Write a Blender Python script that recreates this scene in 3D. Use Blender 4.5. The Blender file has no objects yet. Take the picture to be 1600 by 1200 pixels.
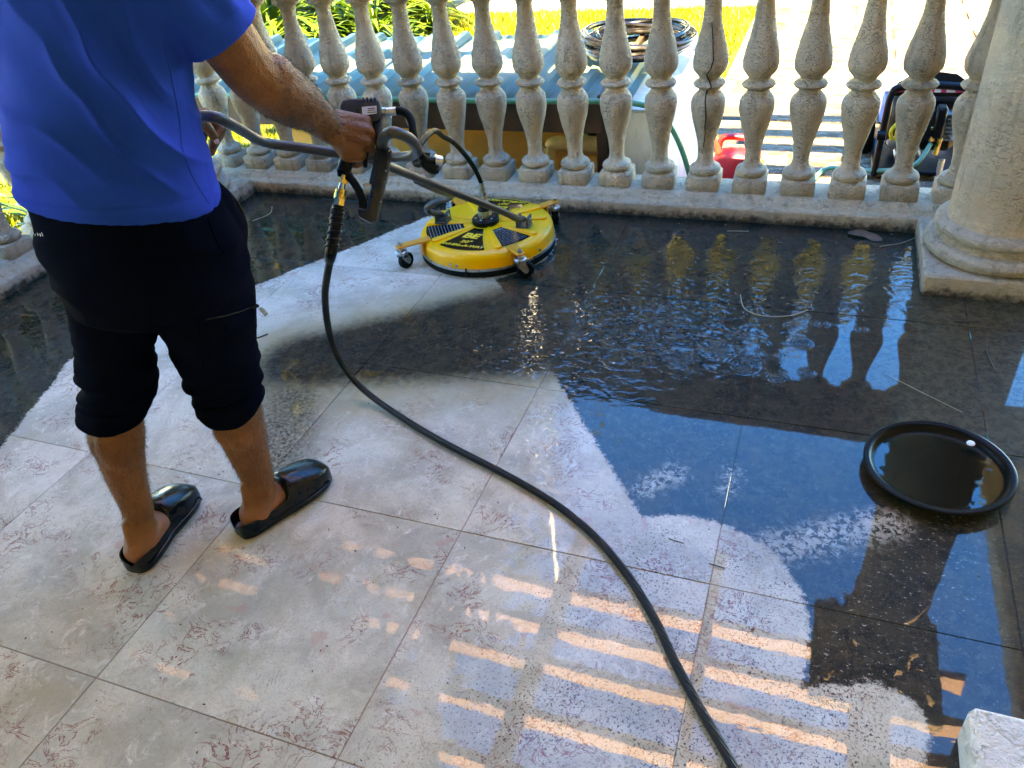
import bpy, bmesh, math, random
import numpy as np
from mathutils import Vector, Matrix, noise as mnoise
R = math.radians
random.seed(7); rng = np.random.default_rng(7)
scene = bpy.context.scene
col = scene.collection

# ------------------------------------------------------------------ camera
cd = bpy.data.cameras.new('camera'); cam = bpy.data.objects.new('camera', cd); col.objects.link(cam)
cr = Vector((0.93503, 0.34218, -0.09288)); cu = Vector((-0.13282, 0.58092, 0.80305)); cf = Vector((-0.32874, 0.73854, -0.58863))
cu = (cu - cr*cu.dot(cr)).normalized(); cf = cu.cross(cr)
m = Matrix((cr, cu, -cf)).transposed().to_4x4(); m.translation = Vector((1.9017, -0.5694, 1.4116))
cam.matrix_world = m
cd.sensor_width = 36; cd.lens = 27.554; cd.clip_start = .05; cd.clip_end = 600
scene.camera = cam

# ------------------------------------------------------------------ sky, sun, exposure
SUN_TRAVEL = Vector((-0.07, 0.72, -1.0)).normalized()
to_sun = -SUN_TRAVEL
world = bpy.data.worlds.new('World'); scene.world = world; world.use_nodes = True
wn = world.node_tree.nodes; wl = world.node_tree.links
sky = wn.new('ShaderNodeTexSky'); sky.sky_type = 'NISHITA'; sky.sun_disc = False
sky.sun_elevation = math.asin(to_sun.z); sky.sun_rotation = math.atan2(to_sun.x, to_sun.y)
sky.air_density = 1.0; sky.dust_density = 0.0; sky.ozone_density = 4.0
bg = wn['Background']; bg.inputs['Strength'].default_value = 0.15
hs = wn.new('ShaderNodeHueSaturation'); hs.inputs['Saturation'].default_value = 1.65; hs.inputs['Hue'].default_value = .517
wl.new(sky.outputs[0], hs.inputs['Color']); wl.new(hs.outputs[0], bg.inputs['Color'])
sd = bpy.data.lights.new('sun', 'SUN'); sun = bpy.data.objects.new('sun', sd); col.objects.link(sun)
sd.energy = 3.6; sd.angle = R(.53); sd.color = (1, .95, .86)
sun.rotation_euler = SUN_TRAVEL.to_track_quat('-Z', 'Y').to_euler(); sun.location = (4, -6, 12)
scene.view_settings.view_transform = 'Standard'; scene.view_settings.look = 'None'
scene.view_settings.exposure = 5.1; scene.view_settings.gamma = 1.0
scene.view_settings.use_curve_mapping = False
scene.view_settings.use_white_balance = True; scene.view_settings.white_balance_temperature = 17000; scene.view_settings.white_balance_tint = 11
scene.cycles.max_bounces = 8; scene.cycles.diffuse_bounces = 4; scene.cycles.glossy_bounces = 4
scene.cycles.sample_clamp_indirect = 6

# ------------------------------------------------------------------ object helpers
def tag(o, label=None, cat=None, group=None, kind=None):
    if label: o['label'] = label
    if cat: o['category'] = cat
    if group: o['group'] = group
    if kind: o['kind'] = kind
    return o
def thing(name, label, cat, loc=(0, 0, 0), group=None):
    o = bpy.data.objects.new(name, None); col.objects.link(o); o.location = loc
    o.empty_display_size = .1
    return tag(o, label, cat, group)
def origin_of(o):
    v = Vector((0, 0, 0))
    while o is not None:
        v += Vector(o.location); o = o.parent
    return v
def link_mesh(name, me, mat, parent=None):
    o = bpy.data.objects.new(name, me); col.objects.link(o)
    if mat is not None:
        if not me.materials: me.materials.append(mat)
    if parent is not None: o.parent = parent
    return o
class MB:
    def __init__(s): s.v = []; s.f = []
    def add(s, verts, faces):
        b = len(s.v); s.v += [tuple(x) for x in verts]; s.f += [tuple(i+b for i in f) for f in faces]; return s
    def box(s, c, d, bev=0, rot=None):
        bm = bmesh.new(); bmesh.ops.create_cube(bm, size=1)
        for w in bm.verts: w.co = Vector((w.co.x*d[0], w.co.y*d[1], w.co.z*d[2]))
        if bev > 0: bmesh.ops.bevel(bm, geom=bm.edges[:], offset=bev, segments=1, affect='EDGES', profile=.5)
        bm.verts.index_update()
        vs = [w.co.copy() for w in bm.verts]
        if rot is not None: vs = [rot @ w for w in vs]
        s.add([w + Vector(c) for w in vs], [[w.index for w in f.verts] for f in bm.faces]); bm.free(); return s
    def lathe(s, prof, seg=24, c=(0, 0, 0), rot=None, caps=True):
        vs = []; n = len(prof)
        for (r, z) in prof:
            for k in range(seg):
                a = 2*math.pi*k/seg; w = Vector((r*math.cos(a), r*math.sin(a), z))
                if rot is not None: w = rot @ w
                vs.append(w + Vector(c))
        fs = [(i*seg+k, i*seg+(k+1) % seg, (i+1)*seg+(k+1) % seg, (i+1)*seg+k) for i in range(n-1) for k in range(seg)]
        if caps:
            fs.append(tuple(range(seg))[::-1]); fs.append(tuple((n-1)*seg+k for k in range(seg)))
        return s.add(vs, fs)
    def cyl(s, a, b, r, seg=16, r2=None, bev=0):
        a = Vector(a); b = Vector(b); d = b-a; L = d.length
        rot = d.to_track_quat('Z', 'Y').to_matrix(); r2 = r if r2 is None else r2
        pr = [(r, 0), (r2, L)] if bev == 0 else [(r-bev, 0), (r, bev), (r2, L-bev), (r2-bev, L)]
        return s.lathe(pr, seg, a, rot)
    def tube(s, pts, rad, seg=10, caps=True, smooth=6, closed=False):
        P = [Vector(p) for p in pts]
        n0 = len(P); rr = list(rad) if hasattr(rad, '__len__') else [rad]*n0
        if smooth > 1:
            Q = []; q = []
            for i in range(n0-1 if not closed else n0):
                p0, p1, p2, p3 = (P[(i-1) % n0], P[i], P[(i+1) % n0], P[(i+2) % n0]) if closed else (P[max(i-1, 0)], P[i], P[i+1], P[min(i+2, n0-1)])
                for k in range(smooth):
                    t = k/smooth
                    Q.append(.5*((2*p1)+(p2-p0)*t+(2*p0-5*p1+4*p2-p3)*t*t+(3*p1-p0-3*p2+p3)*t**3)); q.append(rr[i]*(1-t)+rr[(i+1) % n0]*t)
            if not closed: Q.append(P[-1]); q.append(rr[-1])
            P, rr = Q, q
        n = len(P); vs = []
        T = [((P[(i+1) % n]-P[i-1]) if closed else (P[min(i+1, n-1)]-P[max(i-1, 0)])).normalized() for i in range(n)]
        up = Vector((0, 0, 1)) if abs(T[0].z) < .9 else Vector((1, 0, 0))
        N = (up - T[0]*up.dot(T[0])).normalized()
        for i in range(n):
            N = (N - T[i]*N.dot(T[i])).normalized(); B = T[i].cross(N)
            for k in range(seg):
                a = 2*math.pi*k/seg; vs.append(P[i]+(N*math.cos(a)+B*math.sin(a))*rr[i])
        fs = [(i*seg+k, i*seg+(k+1) % seg, ((i+1) % n)*seg+(k+1) % seg, ((i+1) % n)*seg+k) for i in range(n if closed else n-1) for k in range(seg)]
        if caps and not closed:
            fs.append(tuple(range(seg))[::-1]); fs.append(tuple((n-1)*seg+k for k in range(seg)))
        return s.add(vs, fs)
    def prism(s, out, o, ax, ay, t, bev=0):
        """2-D outline in the (ax, ay) frame at o, thickness t along ax x ay (centred)."""
        o = Vector(o); ax = Vector(ax).normalized(); ay = Vector(ay).normalized(); an = ax.cross(ay)
        bm = bmesh.new(); vv = [bm.verts.new(o+ax*x+ay*y-an*t/2) for x, y in out]
        f = bm.faces.new(vv); r = bmesh.ops.extrude_face_region(bm, geom=[f])
        for e in r['geom']:
            if isinstance(e, bmesh.types.BMVert): e.co += an*t
        bmesh.ops.recalc_face_normals(bm, faces=bm.faces[:])
        if bev > 0: bmesh.ops.bevel(bm, geom=[e for e in bm.edges if len(e.link_faces) == 2 and e.calc_face_angle(0) > .5], offset=bev, segments=2, affect='EDGES', profile=.6, clamp_overlap=True)
        bm.verts.index_update()
        s.add([w.co.copy() for w in bm.verts], [[w.index for w in f.verts] for f in bm.faces]); bm.free(); return s
    def mesh(s, name, off=Vector((0, 0, 0)), smooth=True, angle=40, recalc=True):
        me = bpy.data.meshes.new(name)
        me.from_pydata([(x-off[0], y-off[1], z-off[2]) for x, y, z in s.v], [], s.f); me.update()
        if recalc:
            bm = bmesh.new(); bm.from_mesh(me); bmesh.ops.recalc_face_normals(bm, faces=bm.faces[:]); bm.to_mesh(me); bm.free()
        if smooth:
            me.shade_smooth(); me.set_sharp_from_angle(angle=R(angle))
        return me
    def build(s, name, mat, parent=None, smooth=True, angle=40, recalc=True):
        off = origin_of(parent) if parent is not None else Vector((0, 0, 0))
        return link_mesh(name, s.mesh(name, off, smooth, angle, recalc), mat, parent)
def copy_tree(o, parent=None):
    c = o.copy(); col.objects.link(c)
    if parent is not None: c.parent = parent
    for ch in list(o.children): copy_tree(ch, c)
    return c

# ------------------------------------------------------------------ material helpers
class G:
    def __init__(s, name):
        s.m = bpy.data.materials.new(name); s.m.use_nodes = True; s.t = s.m.node_tree; s.N = s.t.nodes; s.L = s.t.links
        s.b = s.N['Principled BSDF']
    def put(s, sock, v):
        if isinstance(v, bpy.types.NodeSocket): s.L.new(v, sock)
        elif isinstance(v, (tuple, list)) and len(v) == 3 and sock.type == 'RGBA': sock.default_value = (*v, 1)
        else: sock.default_value = v
    def node(s, typ, ins=None, out=0, **kw):
        n = s.N.new(typ)
        for k, v in kw.items(): setattr(n, k, v)
        for k, v in (ins or {}).items(): s.put(n.inputs[k], v)
        return n.outputs[out]
    def M(s, op, a, b=0., c=0., clamp=False):
        return s.node('ShaderNodeMath', {0: a, 1: b, 2: c}, operation=op, use_clamp=clamp)
    def V(s, op, a, b=(0, 0, 0), out=0): return s.node('ShaderNodeVectorMath', {0: a, 1: b}, out, operation=op)
    def pos(s): return s.node('ShaderNodeNewGeometry')
    def objc(s): return s.node('ShaderNodeTexCoord', out=3)
    def rnd(s): return s.node('ShaderNodeObjectInfo', out=5)
    def noise(s, vec, scale, detail=4, rough=.55, dist=0., out=0, w=None):
        return s.node('ShaderNodeTexNoise', {'Vector': vec, 'Scale': scale, 'Detail': detail, 'Roughness': rough, 'Distortion': dist}, out)
    def vor(s, vec, scale, feature='F1', out=0, rand=1.):
        return s.node('ShaderNodeTexVoronoi', {'Vector': vec, 'Scale': scale, 'Randomness': rand}, out, feature=feature)
    def mr(s, v, a, b, c=0., d=1., smooth=True):
        return s.node('ShaderNodeMapRange', {0: v, 1: a, 2: b, 3: c, 4: d}, interpolation_type='SMOOTHSTEP' if smooth else 'LINEAR')
    def mix(s, f, a, b, blend='MIX'):
        n = s.N.new('ShaderNodeMix'); n.data_type = 'RGBA'; n.blend_type = blend
        s.put(n.inputs[0], f); s.put(n.inputs[6], a); s.put(n.inputs[7], b); return n.outputs[2]
    def bump(s, h, dist=.01, strength=1., nrm=None):
        ins = {'Height': h, 'Distance': dist, 'Strength': strength}
        if nrm is not None: ins['Normal'] = nrm
        return s.node('ShaderNodeBump', ins)
    def mx_(s, dark, x): return s.M('MAXIMUM', s.mr(dark, 0, 1, .36, 1.), s.mr(x, .95, 1.6, .36, .9))
    def set(s, **kw):
        for k, v in kw.items(): s.put(s.b.inputs[k.replace('_', ' ')], v)
        return s.m
def simple(name, c, rough=.5, metal=0., var=.12, bump=0., scale=30., coat=0.):
    g = G(name); o = g.objc(); n = g.noise(o, scale, 4)
    f = g.mr(n, .3, .7)
    g.set(Base_Color=g.mix(f, tuple(x*(1-var) for x in c), tuple(min(1, x*(1+var)) for x in c)), Roughness=g.mr(n, .2, .8, max(rough-.08, .02), min(rough+.1, 1)), Metallic=metal)
    if bump: g.set(Normal=g.bump(g.noise(o, scale*2, 3), bump))
    if coat: g.set(Coat_Weight=coat, Coat_Roughness=.08)
    return g.m

# ------------------------------------------------------------------ stone
def stone_mat(name, base, pits=1., grime=True, scale=1., wet=False):
    g = G(name); o = g.objc(); p = g.pos(); r = g.rnd()
    q = g.V('ADD', o, g.node('ShaderNodeCombineXYZ', {0: g.M('MULTIPLY', r, 37.), 1: g.M('MULTIPLY', r, 91.), 2: g.M('MULTIPLY', r, 53.)}))
    big = g.noise(q, 7*scale, 3); med = g.noise(q, 38*scale, 5, .62); fine = g.noise(q, 150*scale, 4, .6)
    sp = g.V('MULTIPLY', q, (1, 1, 1.8))
    vv = g.V('ADD', sp, g.V('SCALE', g.noise(q, 60*scale, 2, out=1), ))
    pit = g.noise(sp, 75*scale, 2, .5, 1.2)
    pitm = g.mr(pit, .42, .32)          # 1 in pits
    pitm = g.M('MULTIPLY', pitm, g.mr(g.noise(q, 14*scale, 3), .38, .58))
    c = g.mix(g.mr(big, .35, .65), tuple(x*.86 for x in base), tuple(x*1.1 for x in base))
    c = g.mix(g.mr(med, .62, .42), c, tuple(x*.88 for x in base))
    c = g.mix(g.M('MULTIPLY', pitm, .42*pits), c, tuple(x*.4 for x in base))
    c = g.mix(g.mr(fine, .74, .8), c, (.03, .026, .02))
    if grime:
        z = g.node('ShaderNodeSeparateXYZ', {0: p}, 2)
        zz = g.M('SUBTRACT', z, g.M('MULTIPLY', g.noise(p, 30, 5, .7), .09))
        gm = g.mr(zz, .0, -.042)
        c = g.mix(g.M('MULTIPLY', gm, .95), c, (.018, .015, .009))
        streak = g.noise(g.V('MULTIPLY', p, (28, 28, 3)), 1., 4, .6)
        c = g.mix(g.M('MULTIPLY', g.mr(streak, .52, .72), .6), c, tuple(x*.38 for x in base))
    c = g.mix(1., c, g.node('ShaderNodeCombineColor', {0: g.mr(r, 0, 1, .82, 1.08), 1: g.mr(r, 0, 1, .81, 1.06), 2: g.mr(r, 0, 1, .80, 1.02)}), 'MULTIPLY')
    c = g.mix(g.M('MULTIPLY', g.mr(g.noise(q, 11*scale, 4, .6), .56, .72), .4), c, tuple(x*.55 for x in base))
    h = g.M('ADD', g.M('MULTIPLY', med, .9), g.M('MULTIPLY', pitm, -.85*pits))
    h = g.M('ADD', h, g.M('MULTIPLY', fine, .3))
    h = g.M('ADD', h, g.M('MULTIPLY', g.noise(sp, 55*scale, 3, .5, 1.5), .9))
    g.set(Base_Color=c, Roughness=.85, Normal=g.bump(h, .0105), Specular_IOR_Level=.25)
    return g.m
M = {}
M['stone'] = stone_mat('cast_stone', (.55, .425, .30), pits=1.1)
M['stone_light'] = stone_mat('cast_stone_light', (.61, .49, .36), pits=.8)
M['stone_far'] = stone_mat('distant_cast_stone', (.61, .49, .36), pits=.5, grime=False)
M['stone_white'] = stone_mat('white_marble_block', (.74, .73, .71), pits=.9, grime=False, scale=.9)
M['stone_shaft'] = stone_mat('cast_stone_shaft', (.52, .405, .29), pits=.75, scale=.9)

# ------------------------------------------------------------------ wet floor (tiles and the joints between them)
def wet_floor(name, joint=False):
    g = G(name); p0 = g.pos(); r = g.rnd()
    p = g.V('MULTIPLY', p0, (1, 1, 0))
    wob = g.V('SCALE', g.V('SUBTRACT', g.noise(p, 9, 4, .6, out=1), (.5, .5, .5)))
    wob.node.inputs['Scale'].default_value = .045
    wf = g.V('SCALE', g.V('SUBTRACT', g.noise(p, 55, 4, .65, out=1), (.5, .5, .5)))
    wf.node.inputs['Scale'].default_value = .022
    q = g.V('MULTIPLY', g.V('ADD', g.V('ADD', p, wob), wf), (1, 1, 0))
    def capsule(v, a, b, ra, rb=None):
        rb = ra if rb is None else rb
        ax, ay = a; bx, by = b; d = (bx-ax, by-ay, 0); dd = d[0]**2+d[1]**2
        pa = g.V('SUBTRACT', v, (ax, ay, 0))
        h = g.M('DIVIDE', g.V('DOT_PRODUCT', pa, d, 1), dd, clamp=True)
        sc = g.V('SCALE', d); g.put(sc.node.inputs['Scale'], h)
        ln = g.V('LENGTH', g.V('SUBTRACT', pa, sc), out=1)
        return g.M('SUBTRACT', ln, g.M('MULTIPLY_ADD', h, rb-ra, ra))
    def half(v, n, a): return g.V('DOT_PRODUCT', g.V('SUBTRACT', v, (*a, 0)), (*n, 0), 1)
    mx = lambda a, b: g.M('MAXIMUM', a, b)
    mn = lambda a, b: g.M('MINIMUM', a, b)
    neg = lambda a: g.M('MULTIPLY', a, -1.)
    ps = g.V('MULTIPLY', g.V('ADD', p, wf), (1, 1, 0))   # crisper cleaner edge on the right
    dl = mx(half(q, (-.94, -.34), (-.307, .543)), half(q, (-.854, .52), (-.47, .995)))
    dr = half(ps, (.8, .6), (1.193, 1.317))
    base = mx(dl, dr)
    base = mn(base, capsule(q, (.13, 1.46), (.70, 2.07), .265))
    base = mn(base, capsule(ps, (1.745, .525), (1.72, -.4), .265))
    base = mn(base, capsule(q, (1.95, .27), (2.14, .36), .085))
    d2 = capsule(q, (.38, 1.17), (1.05, 1.52), .14, .28)
    grit = capsule(q, (.45, 1.0), (.57, .74), .07)
    n1 = g.noise(p, 45, 5, .7); n2 = g.noise(p, 150, 4, .65); n3 = g.noise(p, 6, 4, .6)
    m_main = g.mr(g.M('ADD', base, g.M('MULTIPLY_ADD', g.noise(p, 85, 6, .75, .5), .05, -.025)), -.005, .007)
    m_d2 = g.mr(g.M('ADD', d2, g.M('MULTIPLY_ADD', n1, .07, -.035)), .085, -.045)
    m_gr = g.M('MULTIPLY', g.mr(grit, .08, -.06), g.mr(g.noise(p, 80, 6, .75, .5), .40, .60))
    dark = mx(mx(m_main, m_d2), g.M('MULTIPLY', m_gr, .9))
    # pale scoured patches inside the dirty film
    pa = mn(mn(capsule(p, (1.60, .86), (1.66, .93), .03), capsule(p, (1.80, .90), (1.80, .97), .012)), capsule(p, (1.92, .74), (2.16, .88), .05))
    pm = g.M('MULTIPLY', g.mr(g.M('ADD', pa, g.M('MULTIPLY_ADD', n1, .12, -.06)), .03, -.04), g.mr(g.noise(p, 62, 6, .75, .6), .44, .54))
    pa2 = capsule(p, (2.1, .45), (2.3, .95), .14)
    pm2 = g.M('MULTIPLY', g.mr(pa2, .05, -.12), g.mr(g.noise(g.V('MULTIPLY', p, (1, 1.6, 1)), 75, 4, .7), .60, .68))
    dark = g.M('MULTIPLY', dark, g.M('SUBTRACT', 1., g.M('MULTIPLY', mx(pm, pm2), .75)))
    # black specks left in the half cleaned tiles
    x = g.node('ShaderNodeSeparateXYZ', {0: p}, 0)
    y = g.node('ShaderNodeSeparateXYZ', {0: p}, 1)
    dens = g.M('MULTIPLY', g.mr(g.M('SUBTRACT', x, g.M('MULTIPLY', y, .35)), .98, 1.5), g.mr(y, .85, .70))
    spn = g.noise(p, 190, 3, .6, .6)
    speck = g.M('MULTIPLY', g.mr(g.M('ADD', spn, g.M('MULTIPLY_ADD', dens, .13, -.13)), .555, .60), g.mr(dens, .0, .15))
    speck = g.M('MULTIPLY', speck, g.mr(g.noise(p, 7, 4, .65), .36, .62, .25, .95))
    # marble
    off = g.node('ShaderNodeCombineXYZ', {0: g.M('MULTIPLY', r, 17.), 1: g.M('MULTIPLY', r, 43.), 2: g.M('MULTIPLY', r, 71.)})
    t = g.V('ADD', p, off)
    cl = g.noise(t, 5, 5, .6, .6)
    mar = g.mix(g.mr(cl, .35, .65), (.585, .54, .425), (.40, .368, .285))
    mar = g.mix(g.mr(g.noise(t, 22, 5, .7, 1.), .52, .75), mar, (.66, .62, .52))
    v1 = g.M('ABSOLUTE', g.M('SUBTRACT', g.noise(t, 15, 6, .64, 1.7), .5))
    v2 = g.M('ABSOLUTE', g.M('SUBTRACT', g.noise(g.V('ADD', t, (9, 4, 2)), 30, 5, .66, 2.), .5))
    vm = g.mr(g.noise(t, 6, 3), .46, .62)
    mar = g.mix(g.M('MULTIPLY', g.mr(v2, .012, .002), .75), mar, (.27, .19, .15))
    mar = g.mix(g.M('MULTIPLY', g.M('MULTIPLY', g.mr(v1, .020, .003), vm), 1.), mar, (.24, .065, .05))
    mar = g.mix(g.M('MULTIPLY', g.mr(g.noise(t, 13, 3, .5, .8), .66, .72), .5), mar, (.50, .27, .21))
    # muddy water thinning out round the dark swathe
    mud = g.M('MULTIPLY', g.mr(g.M('ADD', d2, g.M('MULTIPLY_ADD', n3, .20, -.10)), .30, .0), .88)
    mar = g.mix(mud, mar, (.29, .225, .115))
    mar = g.mix(g.M('MULTIPLY', g.mr(grit, .12, -.05), .75), mar, (.16, .125, .075))
    mar = g.mix(g.M('MULTIPLY', g.mr(n3, .50, .68), .5), mar, (.36, .31, .20))
    # dirt film
    dn = g.noise(p, 30, 7, .78, .4)
    film = g.mix(g.mr(dn, .38, .62), (.0025, .0018, .0012), (.022, .0165, .0085))
    film = g.mix(g.M('MULTIPLY', g.mr(g.noise(p, 36, 6, .75, .7), .53, .63), .8), film, (.056, .044, .024))
    film = g.mix(g.M('MULTIPLY', g.mr(g.noise(p, 8, 7, .72, .8), .46, .62), .6), film, (.040, .030, .014))
    film = g.mix(g.M('MULTIPLY', g.mr(g.noise(p, 120, 5, .7), .62, .70), .7), film, (.20, .18, .14))
    film = g.mix(g.M('MULTIPLY', g.mr(n1, .52, .70), .6), film, (.045, .036, .022))
    film = g.mix(g.M('MULTIPLY', g.mr(n2, .60, .72), .6), film, (.17, .148, .11))
    brown = g.M('MULTIPLY', g.mr(x, 1.95, 2.3), g.mr(y, .9, 1.3))
    film = g.mix(g.M('MULTIPLY', brown, g.mr(dn, .38, .60, .25, .85)), film, (.085, .064, .032))
    film = g.mix(g.M('MULTIPLY', brown, g.M('MULTIPLY', g.mr(g.noise(p, 70, 6, .75, .6), .50, .62), .7)), film, (.012, .009, .005))
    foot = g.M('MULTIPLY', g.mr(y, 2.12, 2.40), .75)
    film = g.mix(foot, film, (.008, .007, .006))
    if joint:
        mar = g.mix(.5, (.36, .20, .14), (.42, .25, .19)); 
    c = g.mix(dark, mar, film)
    c = g.mix(speck, c, (.035, .03, .026))
    # water surface: flowing ripples near the machine, still puddle elsewhere, drop rings
    rp = capsule(p, (1.02, 1.35), (1.55, 1.65), .16)
    ramp = g.M('ADD', g.mr(rp, .28, -.12), .012)
    rp2 = capsule(p, (1.2, 1.9), (2.25, 2.1), .10)
    ramp = g.M('ADD', ramp, g.M('MULTIPLY', g.mr(rp2, .35, -.1), .30))
    ramp = g.M('ADD', ramp, g.M('MULTIPLY', g.mr(capsule(p, (1.17, 1.27), (1.36, .82), .03), .09, .0), .5))
    st = g.V('MULTIPLY', p, (1, 1.5, 1))
    w1 = g.noise(st, 25, 1.2, .5, .6); w2 = g.noise(p, 14, 2, .5, .4)
    h = g.M('MULTIPLY', g.M('ADD', w1, g.M('MULTIPLY', w2, .8)), ramp)
    rings = None
    for (cx, cy, rr, wl_) in [(1.77, 1.45, .075, .013), (1.84, 1.52, .05, .011), (1.69, 1.52, .06, .012), (1.93, 1.60, .05, .011), (1.98, 1.73, .04, .010), (1.87, 1.40, .05, .012), (2.05, 1.86, .035, .010), (1.60, 1.45, .05, .011), (1.95, 1.45, .035, .009), (1.74, 1.62, .04, .011), (2.10, 1.72, .03, .009), (1.88, 1.70, .03, .009), (1.40, .36, .03, .01)]:
        d = g.V('LENGTH', g.V('SUBTRACT', p, (cx, cy, 0)), out=1)
        s_ = g.M('MULTIPLY', g.M('SINE', g.M('MULTIPLY', d, 6.283/wl_)), g.mr(d, rr, rr*.3))
        rings = s_ if rings is None else g.M('ADD', rings, s_)
    h = g.M('ADD', h, g.M('MULTIPLY', rings, .05))
    h = g.M('ADD', h, g.M('MULTIPLY', g.noise(p, 5, 2), .035))
    cn = g.bump(h, .0044)
    film_dry = g.M('MULTIPLY', g.mr(g.noise(p, 3.5, 3), .50, .72), 0.025)
    g.set(Base_Color=c, Roughness=.62, Specular_IOR_Level=.12, Coat_Weight=g.M('MULTIPLY', g.mx_(dark, x), g.mr(g.M('ADD', d2, g.mr(x, .75, 1.15, 0., .4)), .12, -.08, 1., .42)), Coat_IOR=1.41, Coat_Roughness=g.M('ADD', film_dry, .012), Coat_Normal=cn,
          Normal=g.bump(n2, .0006))
    return g.m
M['tile'] = wet_floor('wet_marble_tile'); M['grout'] = wet_floor('wet_grout', True)

# ------------------------------------------------------------------ other materials
M['yellow'] = simple('yellow_housing', (.97, .43, .003), .36, var=.0, coat=.0)
M['orange'] = simple('orange_paint', (.80, .27, .015), .38, var=.06)
M['black'] = simple('black_plastic', (.0045, .0048, .0055), .36, var=.25)
M['rubber'] = simple('black_rubber', (.004, .004, .004), .6, var=.3)
M['label'] = simple('black_label', (.004, .004, .005), .16, var=.1)
M['label_print'] = simple('pale_print', (.22, .24, .28), .4)
M['label_yellow'] = simple('yellow_print', (.82, .47, .015), .4, var=.03)
M['steel'] = simple('zinc_steel', (.50, .51, .52), .30, 1., var=.15, scale=60)
M['grey_tube'] = simple('grey_painted_tube', (.055, .055, .055), .36, .2, var=.05)
M['brass'] = simple('brass', (.72, .50, .16), .26, 1., var=.15)
M['white_paper'] = simple('grey_label', (.45, .46, .47), .5)
M['leaf_dry'] = simple('dry_leaf', (.16, .065, .03), .6, var=.35, scale=40)
M['twig'] = simple('pale_twig', (.34, .29, .20), .7)
M['twig_dark'] = simple('dark_twig', (.04, .03, .02), .6)
M['pvc'] = simple('cream_pvc_pipe', (.95, .60, .24), .4, var=.08)
M['red'] = simple('red_plastic', (.62, .012, .02), .35, var=.08)
M['hose_green'] = simple('green_hose', (.02, .26, .17), .38, var=.12)
M['hose_black'] = simple('black_hose', (.004, .004, .0045), .25, var=.3)
M['wood'] = simple('dark_brown_wood', (.075, .030, .018), .55, var=.35, scale=9, bump=.002)
M['blue_plastic'] = simple('blue_plastic', (.03, .16, .52), .35)
M['magenta'] = simple('magenta_decal', (.65, .02, .18), .4)
M['white_plastic'] = simple('white_plastic', (.75, .75, .74), .45)
M['post_white'] = simple('white_pole_paint', (.85, .84, .8), .3)
M['timber'] = simple('pergola_timber', (.40, .225, .15), .65, var=.3, scale=12, bump=.002)
M['house'] = simple('house_render', (.72, .57, .38), .9, var=.06, scale=3, bump=.002)
M['ceiling'] = simple('ceiling_render', (.76, .63, .45), .9, var=.05, scale=3)
M['wallyellow'] = simple('ochre_plaster', (.88, .37, .075), .75, var=.14, scale=5, bump=.002)
M['clog'] = simple('black_clog_foam', (.0022, .0027, .0042), .24, var=.2, scale=20)
M['nail'] = simple('nail', (.62, .42, .36), .3, var=.05)
M['hair'] = simple('dark_hair', (.015, .010, .008), .5)
M['eye'] = simple('eye_white', (.7, .68, .65), .2)
M['pool'] = simple('pool_blue', (.03, .30, .62), .1, var=.25, scale=3)
M['metal_pole'] = simple('galvanised', (.5, .5, .5), .4, 1.)

for k_, v_ in (('black', .15), ('rubber', .12), ('hose_black', .3), ('clog', .3), ('grey_tube', .3)): M[k_].node_tree.nodes['Principled BSDF'].inputs['Specular IOR Level'].default_value = v_
def mat_braid():
    g = G('braided_hose'); o = g.objc()
    w = g.node('ShaderNodeTexWave', {'Vector': o, 'Scale': 95., 'Distortion': 1.5}, 1, bands_direction='DIAGONAL')
    n = g.noise(o, 25, 4)
    g.set(Base_Color=g.mix(w, (.002, .0016, .0013), g.mix(g.mr(n, .4, .65), (.012, .0095, .0075), (.032, .025, .019))), Roughness=.34, Specular_IOR_Level=.16, Normal=g.bump(w, .0012))
    return g.m
M['label'].node_tree.nodes['Principled BSDF'].inputs['Specular IOR Level'].default_value = .25
M['braid'] = mat_braid()
def mat_skin():
    g = G('skin'); o = g.objc(); n = g.noise(o, 9, 5, .6); f = g.noise(o, 120, 3)
    v = g.vor(o, 260)
    c = g.mix(g.mr(n, .35, .65), (.17, .060, .020), (.24, .096, .038))
    z = g.node('ShaderNodeSeparateXYZ', {0: g.pos()}, 2)
    c = g.mix(g.M('MULTIPLY', g.mr(z, .11, .03), .7), c, (.36, .125, .07))
    c = g.mix(g.M('MULTIPLY', g.mr(f, .55, .75), .3), c, (.14, .055, .03))
    h = g.M('ADD', g.M('MULTIPLY', f, .6), g.M('MULTIPLY', v, .35))
    h = g.M('ADD', h, g.M('MULTIPLY', g.noise(o, 28, 3), 1.6))
    g.set(Base_Color=c, Roughness=.46, Normal=g.bump(h, .0022), Subsurface_Weight=.12, Subsurface_Radius=(.02, .008, .004), Subsurface_Scale=.4, Specular_IOR_Level=.28)
    return g.m
M['skin'] = mat_skin()
def mat_cloth(name, a, b, rough, sheen, sc=420., bd=.0005):
    g = G(name); o = g.objc(); n = g.noise(o, 4, 4); w = g.noise(o, sc, 2)
    g.set(Base_Color=g.mix(g.mr(n, .35, .65), a, b), Roughness=rough, Sheen_Weight=sheen, Normal=g.bump(w, bd), Specular_IOR_Level=.02)
    return g.m
M['shirt'] = mat_cloth('blue_jersey', (.0, .045, .345), (.0, .060, .44), .85, .0)
M['shorts'] = mat_cloth('black_jersey', (.0012, .0022, .0062), (.0020, .0034, .0092), .95, .0, 300., .0008)
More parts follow.
